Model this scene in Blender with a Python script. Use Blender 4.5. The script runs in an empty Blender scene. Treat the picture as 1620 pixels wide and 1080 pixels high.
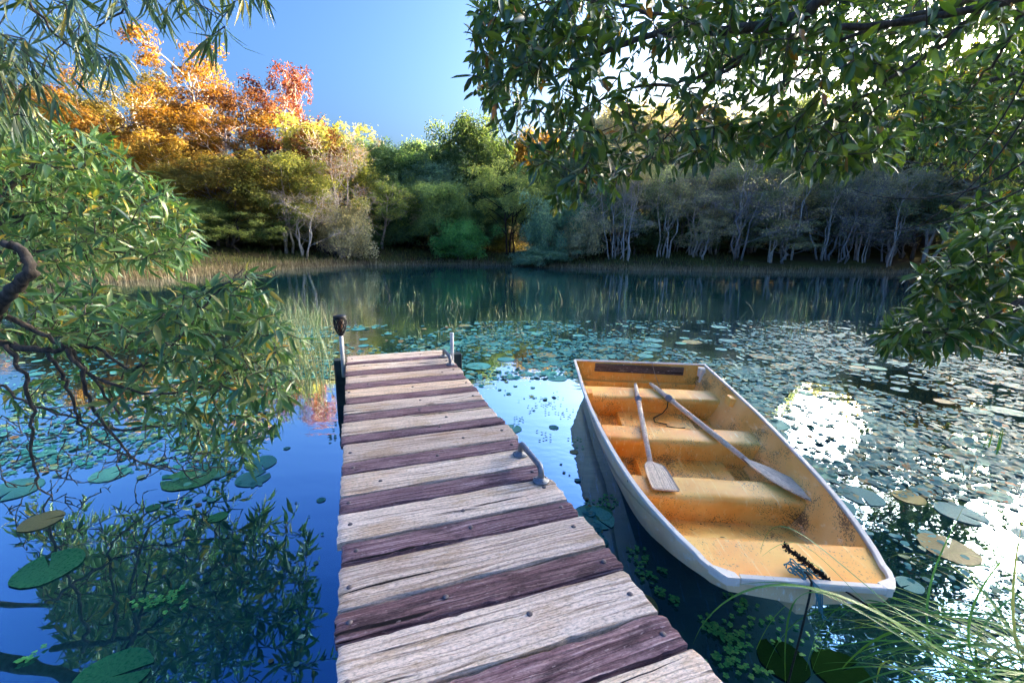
import bpy, math, random
import numpy as np
from mathutils import Vector, Matrix
random.seed(7); rng = np.random.default_rng(11)
sc = bpy.context.scene; COL = sc.collection
R_ = math.radians
# ------------------------------------------------------------------ camera
FPX, PITCH, ROLL, YAW = 700.9, 0.22583, 0.01478, 0.34389
HC = 1.632                       # eye height above the water
DZ = 0.432                       # deck height above the water
def ray(u, v):
    x = (u-810)/FPX; y = -(v-540)/FPX
    c, s = math.cos(ROLL), math.sin(ROLL); x, y = c*x-s*y, s*x+c*y
    return np.array([x, math.cos(PITCH)+y*math.sin(PITCH), -math.sin(PITCH)+y*math.cos(PITCH)])
def at_z(u, v, z):
    d = ray(u, v); return np.array([0, 0, HC])+d*((HC-z)/-d[2])
def at_y(u, v, Y):
    d = ray(u, v); return np.array([0, 0, HC])+d*(Y/d[1])
cam = bpy.data.objects.new('camera', bpy.data.cameras.new('camera')); COL.objects.link(cam); sc.camera = cam
cam.data.sensor_width = 36; cam.data.lens = FPX/1620*36; cam.data.clip_start = .02; cam.data.clip_end = 2000
_F = Vector((0, math.cos(PITCH), -math.sin(PITCH))); _U0 = Vector((0, math.sin(PITCH), math.cos(PITCH))); _X0 = Vector((1, 0, 0))
_c, _s = math.cos(ROLL), math.sin(ROLL); _R = _c*_X0+_s*_U0; _U = -_s*_X0+_c*_U0
cam.matrix_world = Matrix(((_R.x, _U.x, -_F.x, 0), (_R.y, _U.y, -_F.y, 0), (_R.z, _U.z, -_F.z, HC), (0, 0, 0, 1)))
# ------------------------------------------------------------------ light
SUN_AZ, SUN_EL = R_(60), R_(12.0)
sd_ = Vector((math.sin(SUN_AZ)*math.cos(SUN_EL), math.cos(SUN_AZ)*math.cos(SUN_EL), math.sin(SUN_EL)))
sl = bpy.data.lights.new('sun', 'SUN'); sl.energy = 2.0; sl.angle = R_(.5); sl.color = (1, .72, .42)
so = bpy.data.objects.new('sun', sl); COL.objects.link(so); so.rotation_euler = sd_.to_track_quat('Z', 'Y').to_euler()
w = bpy.data.worlds.new('World'); sc.world = w; w.use_nodes = True
nt = w.node_tree; nt.nodes.clear()
sky = nt.nodes.new('ShaderNodeTexSky'); sky.sky_type = 'NISHITA'; sky.sun_disc = False
sky.sun_elevation = SUN_EL; sky.sun_rotation = SUN_AZ; sky.air_density = 1.0; sky.dust_density = 9.0; sky.ozone_density = 3.6
bg = nt.nodes.new('ShaderNodeBackground'); bg.inputs[1].default_value = .12
wo = nt.nodes.new('ShaderNodeOutputWorld'); SKG = 1.7; K_ = .12     # a steeper sky: deep blue away from the sun, a strong glow round it
v1 = nt.nodes.new('ShaderNodeVectorMath'); v1.operation = 'SCALE'; v1.inputs['Scale'].default_value = K_; gm = nt.nodes.new('ShaderNodeGamma'); gm.inputs[1].default_value = SKG
v2 = nt.nodes.new('ShaderNodeVectorMath'); v2.operation = 'SCALE'; v2.inputs['Scale'].default_value = 1/K_
nt.links.new(sky.outputs[0], v1.inputs[0]); nt.links.new(v1.outputs[0], gm.inputs[0]); nt.links.new(gm.outputs[0], v2.inputs[0]); nt.links.new(v2.outputs[0], bg.inputs[0]); nt.links.new(bg.outputs[0], wo.inputs[0])
vs = sc.view_settings; vs.view_transform = 'Standard'; vs.look = 'None'; vs.gamma = 1; vs.exposure = 4.35
sc.cycles.max_bounces = 8; sc.cycles.transparent_max_bounces = 8; sc.cycles.use_denoising = True
# ------------------------------------------------------------------ object helpers
def tag(o, label=None, cat=None, group=None, kind=None):
    if label: o['label'] = label
    if cat: o['category'] = cat
    if group: o['group'] = group
    if kind: o['kind'] = kind
    return o
def empty(name, loc=(0, 0, 0), rz=0):
    o = bpy.data.objects.new(name, None); COL.objects.link(o); o.location = loc; o.rotation_euler = (0, 0, rz); o.empty_display_size = .1
    return o
def link(name, me, parent=None, loc=None):
    o = bpy.data.objects.new(name, me); COL.objects.link(o)
    if parent is not None: o.parent = parent
    if loc is not None: o.location = loc
    return o
class MB:
    def __init__(s): s.v = []; s.f = []; s.m = []; s.sm = []; s.uv = []
    def add(s, vs, fs, mi=0, smooth=False, uv=None):
        b = len(s.v); s.v += [tuple(map(float, p)) for p in vs]
        for f in fs:
            s.f.append([b+i for i in f]); s.m.append(mi); s.sm.append(smooth)
        s.uv += list(uv) if uv is not None else [(0., 0.)]*len(vs)
        return b
    def box(s, lo, hi, mi=0, M=None):
        x0, y0, z0 = lo; x1, y1, z1 = hi
        v = [(x0, y0, z0), (x1, y0, z0), (x1, y1, z0), (x0, y1, z0), (x0, y0, z1), (x1, y0, z1), (x1, y1, z1), (x0, y1, z1)]
        if M is not None: v = [tuple(M @ Vector(p)) for p in v]
        s.add(v, [(3, 2, 1, 0), (4, 5, 6, 7), (0, 1, 5, 4), (1, 2, 6, 5), (2, 3, 7, 6), (3, 0, 4, 7)], mi)
    def tube(s, pts, rad, n=6, mi=0, cap=True):
        P = np.array(pts, float); k = len(P); rad = np.broadcast_to(np.array(rad, float), (k,))
        T = np.gradient(P, axis=0); T /= np.linalg.norm(T, axis=1, keepdims=True)+1e-9
        ref = np.array([0, 0, 1.]) if abs(T[0][2]) < .9 else np.array([1., 0, 0])
        a = np.cross(T[0], ref); a /= np.linalg.norm(a); V = []
        ang = np.arange(n)*2*math.pi/n
        for i in range(k):
            a = a-T[i]*(a@T[i]); a /= np.linalg.norm(a)+1e-9; b = np.cross(T[i], a)
            for t in ang: V.append(P[i]+rad[i]*(math.cos(t)*a+math.sin(t)*b))
        F = [(i*n+j, i*n+(j+1) % n, (i+1)*n+(j+1) % n, (i+1)*n+j) for i in range(k-1) for j in range(n)]
        if cap: F += [tuple(range(n-1, -1, -1)), tuple((k-1)*n+j for j in range(n))]
        L = np.concatenate([[0], np.cumsum(np.linalg.norm(np.diff(P, axis=0), axis=1))])
        s.add(V, F, mi, True, [(j/n, L[i]) for i in range(k) for j in range(n)])
    def lathe(s, prof, n=16, mi=0, loc=(0, 0, 0), smooth=True):
        V = [(loc[0]+r*math.cos(2*math.pi*j/n), loc[1]+r*math.sin(2*math.pi*j/n), loc[2]+z) for r, z in prof for j in range(n)]
        k = len(prof); F = [(i*n+j, i*n+(j+1) % n, (i+1)*n+(j+1) % n, (i+1)*n+j) for i in range(k-1) for j in range(n)]
        F += [tuple(range(n-1, -1, -1)), tuple((k-1)*n+j for j in range(n))]
        s.add(V, F, mi, smooth)
    def mesh(s, name, mats):
        me = bpy.data.meshes.new(name); me.from_pydata(s.v, [], s.f)
        for m in (mats if isinstance(mats, (list, tuple)) else [mats]): me.materials.append(m)
        me.polygons.foreach_set('material_index', s.m); me.polygons.foreach_set('use_smooth', s.sm)
        ul = me.uv_layers.new(name='UVMap'); li = np.zeros(len(me.loops), np.int32); me.loops.foreach_get('vertex_index', li)
        ul.data.foreach_set('uv', np.array(s.uv, float)[li].ravel()); me.update(); return me
    def build(s, name, mats, parent=None, loc=None): return link(name, s.mesh(name, mats), parent, loc)
def np_mesh(name, V, faces, mats, smooth=True, mi=None):
    """faces: list of (count, k) index arrays"""
    me = bpy.data.meshes.new(name); V = np.asarray(V, np.float32).reshape(-1, 3)
    tot = np.concatenate([np.full(len(f), f.shape[1], np.int32) for f in faces]); idx = np.concatenate([f.ravel() for f in faces]).astype(np.int32)
    st = np.concatenate([[0], np.cumsum(tot)[:-1]]).astype(np.int32)
    me.vertices.add(len(V)); me.vertices.foreach_set('co', V.ravel()); me.loops.add(len(idx)); me.loops.foreach_set('vertex_index', idx)
    me.polygons.add(len(tot)); me.polygons.foreach_set('loop_start', st); me.polygons.foreach_set('loop_total', tot)
    me.polygons.foreach_set('use_smooth', np.full(len(tot), smooth))
    for m in (mats if isinstance(mats, (list, tuple)) else [mats]): me.materials.append(m)
    if mi is not None: me.polygons.foreach_set('material_index', np.asarray(mi, np.int32))
    me.update(calc_edges=True); me.validate(); return me
def unit(A): return A/(np.linalg.norm(A, axis=-1, keepdims=True)+1e-9)
def leaves(P, D, Nn, L, W, fold=.25, curl=.25, shape='lance'):
    """leaf blades: 8 verts, 6 faces each, folded on the midrib and curling down"""
    n = len(P); D = unit(D); B = unit(np.cross(D, Nn)); Nn = np.cross(B, D)
    L = np.asarray(L)[:, None]; W = np.asarray(W)[:, None]
    s1, s2, w1, w2 = {'lance': (.28, .62, 1., .78), 'ellip': (.33, .7, .92, .86), 'strap': (.2, .6, 1., .8)}[shape]
    curl = (np.asarray(curl)*np.ones(n))[:, None]
    def pt(s, w): return P+D*L*s*(1-.15*curl*s)+B*W*.5*w+Nn*(abs(w)*W*fold-curl*L*s*s*.6)
    V = np.stack([pt(0, 0), pt(s1, -w1), pt(s1, 0), pt(s1, w1), pt(s2, -w2), pt(s2, 0), pt(s2, w2), pt(1, 0)], 1)
    b = (np.arange(n)*8)[:, None]
    tri = np.concatenate([b+np.array(t) for t in ((0, 2, 1), (0, 3, 2), (4, 5, 7), (5, 6, 7))]); q = np.concatenate([b+np.array(t) for t in ((1, 2, 5, 4), (2, 3, 6, 5))])
    return V.reshape(-1, 3), [tri, q]
def rand_dirs(n): return unit(rng.normal(size=(n, 3)))
# ------------------------------------------------------------------ materials
class NT:
    def __init__(s, name):
        s.m = bpy.data.materials.new(name); s.m.use_nodes = True; s.t = s.m.node_tree; s.t.nodes.clear()
        s.out = s.t.nodes.new('ShaderNodeOutputMaterial')
    def n(s, typ, ins=None, **kw):
        nd = s.t.nodes.new('ShaderNode'+typ)
        for k, v in kw.items(): setattr(nd, k, v)
        for k, v in (ins or {}).items():
            i = nd.inputs[k]
            if isinstance(v, bpy.types.NodeSocket): s.t.links.new(v, i)
            else: i.default_value = v
        return nd
    def ramp(s, fac, stops, interp='LINEAR'):
        nd = s.n('ValToRGB', {0: fac}); cr = nd.color_ramp; cr.interpolation = interp
        while len(cr.elements) < len(stops): cr.elements.new(.5)
        for e, (p, c) in zip(cr.elements, stops): e.position = p; e.color = tuple(c)+(1,) if len(c) == 3 else c
        return nd.outputs[0]
    def noise(s, vec, scale, detail=4, rough=.55, dist=0): return s.n('TexNoise', {'Vector': vec, 'Scale': scale, 'Detail': detail, 'Roughness': rough, 'Distortion': dist}).outputs[0]
    def mapv(s, vec, scale=(1, 1, 1), loc=(0, 0, 0), rot=(0, 0, 0)): return s.n('Mapping', {'Vector': vec, 'Scale': scale, 'Location': loc, 'Rotation': rot}).outputs[0]
    def coord(s, which='Object'): return s.n('TexCoord').outputs[which]
    def mix(s, f, a, b, mode='MIX'):
        nd = s.n('Mix', data_type='RGBA', blend_type=mode)
        for i, v in ((0, f), (6, a), (7, b)):
            if isinstance(v, bpy.types.NodeSocket): s.t.links.new(v, nd.inputs[i])
            else: nd.inputs[i].default_value = v if i == 0 else tuple(v)+(1,) if len(v) == 3 else v
        return nd.outputs[2]
    def math(s, op, a, b=0., clamp=False):
        nd = s.n('Math', operation=op, use_clamp=clamp)
        for i, v in ((0, a), (1, b)):
            if isinstance(v, bpy.types.NodeSocket): s.t.links.new(v, nd.inputs[i])
            else: nd.inputs[i].default_value = v
        return nd.outputs[0]
    def bump(s, h, strength=.3, dist=.01): return s.n('Bump', {'Height': h, 'Strength': strength, 'Distance': dist}).outputs[0]
    def principled(s, **k):
        nd = s.n('BsdfPrincipled'); mp = dict(base='Base Color', rough='Roughness', metal='Metallic', spec='Specular IOR Level', normal='Normal', ior='IOR')
        for a, v in k.items():
            i = nd.inputs[mp[a]]
            if isinstance(v, bpy.types.NodeSocket): s.t.links.new(v, i)
            else: i.default_value = tuple(v)+(1,) if isinstance(v, tuple) else v
        return nd.outputs[0]
    def done(s, shader): s.t.links.new(shader, s.out.inputs[0]); return s.m
def leaf_mat(name, stops, rough=.4, trans=.35, spec=.5, tint=(1.2, 1.3, .5), objcol=False):
    t = NT(name); rnd = t.n('NewGeometry').outputs['Random Per Island']
    c = t.ramp(rnd, stops)
    if objcol: c = t.mix(1., c, t.n('ObjectInfo').outputs['Color'], 'MULTIPLY')
    nz = t.noise(t.coord('Object'), 9 if not objcol else .6, 3)
    c = t.mix(1., c, t.ramp(nz, [(.25, (.72, .74, .7)), (.75, (1.25, 1.25, 1.15))]), 'MULTIPLY')
    b = t.principled(base=c, rough=rough, spec=spec)
    tr = t.n('BsdfTranslucent', {0: t.mix(1., c, tint, 'MULTIPLY')}).outputs[0]
    return t.done(t.n('MixShader', {0: trans, 1: b, 2: tr}).outputs[0])
def bark_mat(name, a, b, scale=14, objcol=False):
    t = NT(name); co = t.coord('Object'); nz = t.noise(t.mapv(co, (1, 1, .35)), scale, 6, .65)
    c = t.ramp(nz, [(.3, a), (.7, b)])
    if objcol: c = t.mix(1., c, t.n('ObjectInfo').outputs['Color'], 'MULTIPLY')
    return t.done(t.principled(base=c, rough=.85, spec=.25, normal=t.bump(nz, .7, .01)))
def plain_mat(name, col, rough=.5, metal=0., var=.15, scale=20, spec=.5, bump=.1):
    t = NT(name); nz = t.noise(t.coord('Object'), scale, 5, .6)
    lo = tuple(x*(1-var) for x in col); hi = tuple(min(1, x*(1+var)) for x in col)
    return t.done(t.principled(base=t.ramp(nz, [(.3, lo), (.7, hi)]), rough=rough, metal=metal, spec=spec, normal=t.bump(nz, bump, .004)))
# ------------------------------------------------------------------ terrain and water
SHORE = np.array([(-14.99, 15.45), (-13.37, 16.75), (-12.07, 20.71), (-11.43, 23.67), (-9.42, 26.54), (-4.6, 29.23), (-.48, 28.86), (3.38, 27.17), (6.97, 26.24), (14.05, 25.64), (23.59, 27.07),
                  (28, 24), (26, 17), (18, 10.5), (10.5, 5.6), (6.5, 3.6), (4.2, 2.0), (2.5, .9), (1.4, .35), (.2, .0), (-1.2, -.1), (-3.2, -.2), (-4.7, .6), (-5.4, 2.4), (-7.2, 5.4), (-11, 9), (-16.5, 13.5)])
def shore_sd(X, Y):
    P = np.stack([X, Y], -1).reshape(-1, 2); A = SHORE; B = np.roll(A, -1, 0); d = np.full(len(P), 1e9); ins = np.zeros(len(P), bool)
    for a, b in zip(A, B):
        ab = b-a; t = np.clip(((P-a)@ab)/(ab@ab), 0, 1); q = a+t[:, None]*ab; d = np.minimum(d, np.hypot(*(P-q).T))
        c = ((a[1] > P[:, 1]) != (b[1] > P[:, 1])); ins ^= c & (P[:, 0] < (b[0]-a[0])*(P[:, 1]-a[1])/(b[1]-a[1]+1e-12)+a[0])
    return np.where(ins, -d, d).reshape(np.shape(X))
def vnoise(X, Y, s=1.): return (np.sin(X*.71*s+1.3)*np.cos(Y*.53*s-.7)+.6*np.sin(X*1.37*s-Y*.91*s+2.1)+.35*np.cos(X*2.9*s+Y*2.3*s))/1.95
def ground_z(X, Y):
    X = np.asarray(X, float); Y = np.asarray(Y, float); d = shore_sd(X, Y)
    hill = np.clip((d-2)/40, 0, 1); hill = hill*hill*(3-2*hill)
    front = np.clip((Y-4)/14, 0, 1)
    z = .16*np.clip(d/.5, 0, 1)+.22*np.clip((d-.4)/3, 0, 1)+.10*np.clip(d-1, 0, 7)*front+4.5*hill*(.25+.75*front)+.10*vnoise(X, Y, .8)*np.clip(d/2, 0, 1)
    return np.where(d < 0, np.maximum(-1.4, d*.45), z)
def axis(lo, hi, a, b, n, m):
    return np.concatenate([-np.geomspace(-lo, -a, m)[:-1] if a < 0 else np.linspace(lo, a, m)[:-1], np.linspace(a, b, n), np.geomspace(b, hi, m)[1:]])
ax_ = axis(-900, 900, -32, 40, 170, 22); ay_ = axis(-900, 1400, -8, 60, 160, 22)
GX, GY = np.meshgrid(ax_, ay_); GZ = ground_z(GX, GY); nx, ny = len(ax_), len(ay_)
ii = (np.arange(ny-1)[:, None]*nx+np.arange(nx-1)).ravel()
t = NT('ground_soil'); co = t.coord(); n1 = t.noise(co, .35, 5); n2 = t.noise(co, 6, 6, .7)
cg = t.mix(t.ramp(n1, [(.4, (0, 0, 0)), (.62, (1, 1, 1))]), (.075, .055, .032), (.10, .105, .03))
cg = t.mix(1., cg, t.ramp(n2, [(.25, (.5, .5, .5)), (.75, (1.5, 1.45, 1.35))]), 'MULTIPLY')
tag(link('ground', np_mesh('ground', np.stack([GX, GY, GZ], -1), [np.stack([ii, ii+1, ii+nx+1, ii+nx], 1)], t.done(t.principled(base=cg, rough=.95, spec=.1, normal=t.bump(n2, .6, .05))))), kind='structure')
t = NT('pond_water'); co = t.coord()
b1 = t.noise(t.mapv(co, (1.2, 2.2, 1)), 1.4, 2, .5); b2 = t.noise(t.mapv(co, (5, 9, 1)), 1.5, 2, .5)
patch = t.ramp(t.noise(t.mapv(co, (.12, .5, 1)), 1., 2), [(.45, (0, 0, 0)), (.7, (1, 1, 1))])
hgt = t.math('ADD', t.math('MULTIPLY', b1, 1.), t.math('MULTIPLY', t.math('MULTIPLY', b2, patch), 1.5))
nrm = t.bump(hgt, .05, .05)
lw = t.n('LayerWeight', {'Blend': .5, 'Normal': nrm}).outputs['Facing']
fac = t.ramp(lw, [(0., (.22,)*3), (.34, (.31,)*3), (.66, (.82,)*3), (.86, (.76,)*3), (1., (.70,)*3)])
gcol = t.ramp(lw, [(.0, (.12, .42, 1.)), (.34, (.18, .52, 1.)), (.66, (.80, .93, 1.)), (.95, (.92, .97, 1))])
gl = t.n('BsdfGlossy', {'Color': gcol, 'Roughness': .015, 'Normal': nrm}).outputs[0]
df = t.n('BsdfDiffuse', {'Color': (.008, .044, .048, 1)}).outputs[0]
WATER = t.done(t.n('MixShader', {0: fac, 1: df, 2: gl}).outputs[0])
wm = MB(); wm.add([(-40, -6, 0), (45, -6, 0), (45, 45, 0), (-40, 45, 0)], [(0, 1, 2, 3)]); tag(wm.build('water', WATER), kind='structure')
# ------------------------------------------------------------------ dock
def wood_mat(name, stops, crack, stain, gs=1., tint=(.50, .40, .30), fleck=(.74, .68, .62)):
    t = NT(name); uv = t.coord('UV'); rnd = t.n('NewGeometry').outputs['Random Per Island']
    wob = t.noise(t.mapv(uv, (2.2, 5, 1)), 1., 3)
    sep = t.n('SeparateXYZ', {0: uv}); vv = t.math('ADD', sep.outputs[1], t.math('MULTIPLY', wob, .05))
    gv = t.n('CombineXYZ', {0: sep.outputs[0], 1: vv}).outputs[0]
    g1 = t.noise(t.mapv(gv, (1.6*gs, 46*gs, 1)), 1.6, 5, .62); g2 = t.noise(t.mapv(gv, (7, 160, 1)), 1., 3, .6)
    g = t.math('ADD', t.math('MULTIPLY', g1, .68), t.math('MULTIPLY', g2, .32))
    c = t.ramp(g, stops)
    big = t.noise(t.mapv(uv, (2.4, 7, 1)), 1., 5, .6)
    c = t.mix(t.ramp(big, [(.52, (0, 0, 0)), (.66, (.75,)*3)]), c, t.mix(1., c, stain, 'MULTIPLY'))
    cr = t.noise(t.mapv(gv, (1.1, 30, 1)), 1., 2, .5, .4)
    ck = t.ramp(cr, [(.318, (1, 1, 1)), (.35, (0, 0, 0))]); c = t.mix(ck, c, crack)
    ln = t.ramp(t.noise(t.mapv(gv, (.9, 105, 1), (3, 1, 0)), 1., 3, .6), [(.54, (0,)*3), (.60, (.75,)*3)]); c = t.mix(ln, c, t.mix(1., c, tuple(.34+.3*x for x in stain), 'MULTIPLY'))
    c = t.mix(t.ramp(t.noise(t.mapv(uv, (3.2, 9, 1), (5, 3, 0)), 1., 6, .68), [(.54, (0,)*3), (.62, (.7,)*3)]), c, tint)
    c = t.mix(t.ramp(t.noise(t.mapv(gv, (22, 85, 1)), 1., 3, .6), [(.63, (0,)*3), (.69, (.65,)*3)]), c, fleck)
    kn = t.n('TexVoronoi', {'Vector': t.mapv(gv, (1.7, 4.2, 1)), 'Scale': 1., 'Randomness': 1.}).outputs['Distance']; kd = t.ramp(kn, [(.0, (1,)*3), (.05, (.8,)*3), (.085, (0,)*3)]); c = t.mix(kd, c, tuple(.3*x for x in tint))
    ck = t.math('ADD', ck, t.math('MULTIPLY', ln, .45))
    fine = t.noise(t.mapv(uv, (60, 140, 1)), 1., 3, .7); c = t.mix(1., c, t.ramp(fine, [(.28, (.50,)*3), (.55, (1.08,)*3)]), 'MULTIPLY')
    c = t.mix(1., c, t.ramp(rnd, [(0, (.66, .56, .49)), (.3, (.92, .88, .86)), (.7, (1.04, 1., .96)), (1, (1.12, 1.0, .86))]), 'MULTIPLY')
    h = t.math('SUBTRACT', t.math('ADD', g, t.math('MULTIPLY', fine, .25)), t.math('MULTIPLY', ck, .9))
    return t.done(t.principled(base=c, rough=.8, spec=.25, normal=t.bump(h, .95, .009)))
PALE = wood_mat('weathered_pale_timber', [(.28, (.13, .095, .075)), (.40, (.55, .43, .34)), (.52, (.82, .70, .59)), (.75, (.92, .84, .75))], (.03, .02, .016), (.78, .64, .48), 1., (.56, .42, .28))
DARK = wood_mat('purple_brown_timber', [(.30, (.045, .025, .030)), (.43, (.18, .105, .125)), (.54, (.30, .20, .225)), (.68, (.55, .45, .47))], (.010, .006, .007), (.50, .42, .50), 1.1, (.045, .028, .038), (.50, .42, .45))
STEEL = plain_mat('dull_steel', (.22, .23, .25), .45, .75, .25, 30)
BOLT = plain_mat('rusty_bolt', (.16, .13, .13), .55, .5, .3, 60)
BEAM = plain_mat('wet_dark_timber', (.03, .035, .03), .7, 0, .4, 12, .3, .5)
MOSS = plain_mat('piling_timber', (.035, .05, .045), .65, 0, .5, 9, .35, .6)
dock = empty('wooden_dock', (0, 0, 0), YAW)
tag(dock, 'narrow wooden dock of alternating pale and purple planks leading out over the pond', 'dock')
XL, XR = -.118, .897
edges = [4.752, 4.523, 4.417, 4.191, 4.029, 3.818, 3.668, 3.448, 3.315, 3.110, 2.973, 2.755, 2.634, 2.397, 2.257, 2.044, 1.909, 1.690, 1.562, 1.346, 1.214, 1.0, .862, .64, .50, .28, .14, -.08, -.22, -.45]
dk = MB(); NXs, NYs = 70, 8; boltpts = []
for i in range(len(edges)-1):
    y1, y0 = edges[i], edges[i+1]; pale = i % 2 == 0; gap = .0125+.006*rng.random(); y0 += gap*.6; y1 -= gap*.6
    xa, xb = XL+rng.normal()*.006, XR+rng.normal()*.006; dz = rng.normal()*.0015; th = .042; vof = i*1.37; uof = rng.random()*9
    us = np.linspace(0, 1, NXs); wv = np.linspace(0, 1, NYs)
    def edge_n(k): 
        a = rng.normal(size=12)*.0016; n = sum(a[j]*np.sin((j+1)*2.3*us+rng.random()*6) for j in range(12))
        chip = np.zeros(NXs)
        for _ in range(3 if pale else 7):
            c0 = rng.random(); chip += (rng.random()*.007)*np.exp(-((us-c0)/(.01+.02*rng.random()))**2)
        return n*.5, chip
    n0, c0 = edge_n(0); n1, c1 = edge_n(1); top = []; uv = []
    for a in range(NXs):
        for b in range(NYs):
            lo, hi = y0+n0[a]+c0[a], y1+n1[a]-c1[a]; endj = .004*math.sin(b*2.1+i) if a in (0, NXs-1) else 0
            xx = xa+(xb-xa)*us[a]+endj; yy = lo+(hi-lo)*wv[b]
            e = min(wv[b], 1-wv[b]); zz = DZ+dz-.006*(1-min(1, e*7))**2-.004*(a in (0, NXs-1))+.0022*math.sin(yy*55+3*math.sin(xx*5+i)+i)*(.6 if pale else 1.)
            top.append((xx, yy, zz)); uv.append((xx+uof, yy-y0+vof))
    base = dk.add(top, [(a*NYs+b, (a+1)*NYs+b, (a+1)*NYs+b+1, a*NYs+b+1) for a in range(NXs-1) for b in range(NYs-1)], 0 if pale else 1, True, uv)
    ring = [a*NYs for a in range(NXs)]+[(NXs-1)*NYs+b for b in range(1, NYs)]+[a*NYs+NYs-1 for a in range(NXs-2, -1, -1)]+[b for b in range(NYs-2, 0, -1)]
    m = len(ring); low = [(top[r][0], top[r][1], DZ-th) for r in ring]; upr = [top[r] for r in ring]
    dk.add(upr+low, [(j, m+j, m+(j+1) % m, (j+1) % m) for j in range(m)]+[tuple(range(m, 2*m))], 0 if pale else 1, False, [(p[0]+uof, p[1]-y0+vof+p[2]) for p in upr+low])
    for bx in (XL+.045+.01*rng.normal(), XR-.06+.012*rng.normal()):
        if rng.random() < (.95 if y0 < 2.4 else .5): boltpts.append((bx, y0+(y1-y0)*(.3+.4*rng.random()), DZ+dz))
    if rng.random() < .7: boltpts.append((XL+.1+.75*rng.random(), y0+(y1-y0)*(.25+.5*rng.random()), DZ+dz))
for p in boltpts: dk.lathe([(.0105, -.001), (.0105, .0015), (.008, .0045), (.003, .006)], 10, 2, p)
dk.build('deck', [PALE, DARK, BOLT], dock)
bm_ = MB(); bm_.box((XL+.012, -.6, DZ-.17), (XL+.062, 4.74, DZ-.037)); bm_.box((XR-.075, -.6, DZ-.17), (XR-.03, 4.74, DZ-.037)); bm_.box((XL+.35, -.6, DZ-.17), (XL+.40, 4.72, DZ-.037)); bm_.build('beam', BEAM, dock)
eb = MB(); eb.box((XL+.01, 4.743, DZ-.13), (XR-.02, 4.785, DZ-.012)); eb.build('end_board', PALE, dock)
def piling(x, y, w, top):
    m = MB(); k = 7
    for j in range(k):
        pass
    prof = [(-1.2, 1.06), (0, 1.03), (.2, 1.0), (top-.012, .98), (top, .9)]; V = []
    for z, s in prof:
        for a in range(8):
            q = [(-1, -.8), (-.8, -1), (.8, -1), (1, -.8), (1, .8), (.8, 1), (-.8, 1), (-1, .8)][a]; V.append((x+q[0]*w/2*s, y+q[1]*w/2*s, z))
    m.add(V, [(i*8+a, i*8+(a+1) % 8, (i+1)*8+(a+1) % 8, (i+1)*8+a) for i in range(len(prof)-1) for a in range(8)]+[tuple(32+a for a in range(8))])
    return m.build('piling', MOSS, dock)
piling(XL-.060, 4.53, .105, DZ+.03); piling(XR+.075, 4.44, .10, DZ+.03)
piling(XL-.02+.12, 1.0, .10, DZ-.06); piling(XR-.14, 1.0, .10, DZ-.06)
def grab(y0, y1, x):
    m = MB(); h = .078; pts = []
    for a in np.linspace(0, 1, 7): pts.append((x, y0+.03*(1-math.cos(a*math.pi/2)), DZ+h*.35+h*.65*math.sin(a*math.pi/2)))
    pts = [(x, y0, DZ+.002)]+pts; q = [(x, y1-(p[1]-y0), p[2]) for p in pts][::-1]; m.tube(pts+q, .0155, 12)
    o = m.build('grab_handle', STEEL, dock)
    for y in (y0, y1):
        f = MB(); f.lathe([(.043, .001), (.043, .009), (.038, .013), (.022, .014), (.019, .022), (.017, .024)], 20, 0, (x, y, DZ+.001))
        for a in range(3): f.lathe([(.006, .012), (.006, .016), (.003, .018)], 8, 0, (x+.031*math.cos(a*2.1+.4), y+.031*math.sin(a*2.1+.4), DZ+.001))
        f.build('flange', STEEL, o)
grab(1.87, 2.17, .838); grab(4.12, 4.44, .84)
WHITE = plain_mat('worn_white_paint', (.62, .62, .60), .4, 0, .18, 14)
pm = MB(); px_, py_ = .905, 4.34; pm.tube([(px_, py_, DZ-.14), (px_, py_, DZ+.262)], .0185, 14); pm.lathe([(.021, 0), (.021, .012), (.017, .014)], 14, 0, (px_, py_, DZ+.258)); pm.build('mooring_pole', WHITE, dock)
# ---- torch lamp strapped to the far left piling
cs, sn = math.cos(YAW), math.sin(YAW)
def dock_w(x, y): return (cs*x-sn*y, sn*x+cs*y)
tx, ty = dock_w(XL-.028, 4.455)
torch = tag(empty('garden_torch', (tx, ty, 0)), 'garden torch with black lattice head on white pole at the far left dock corner', 'torch lamp')
BLK = plain_mat('black_plastic', (.012, .012, .013), .45, 0, .2, 30)
m = MB(); m.tube([(0, 0, .30), (0, 0, .715)], .0195, 14); m.build('pole', WHITE, torch)
m = MB(); m.lathe([(.006, .705), (.024, .715), (.028, .735), (.030, .74)], 16); m.build('socket', BLK, torch)
m = MB(); zs = np.linspace(.735, .885, 7); rr = np.array([.029, .040, .048, .054, .057, .057, .054])
for k in range(10):
    for sg in (1, -1):
        m.tube([(r*math.cos(k*.628+sg*i*.21), r*math.sin(k*.628+sg*i*.21), z) for i, (r, z) in enumerate(zip(rr, zs))], .0045, 5)
m.tube([(.054*math.cos(a), .054*math.sin(a), .885) for a in np.linspace(0, 2*math.pi, 25)], .007, 6, 0, False); m.lathe([(.055, .884), (.06, .889), (.06, .905), (.03, .912), (.004, .914)], 20)
m.build('lattice_head', BLK, torch)
AMB = plain_mat('amber_lens', (.15, .055, .02), .35, 0, .3, 25)
m = MB(); m.lathe([(.012, .74), (.022, .78), (.030, .83), (.030, .882)], 16); m.build('lens', AMB, torch)
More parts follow.
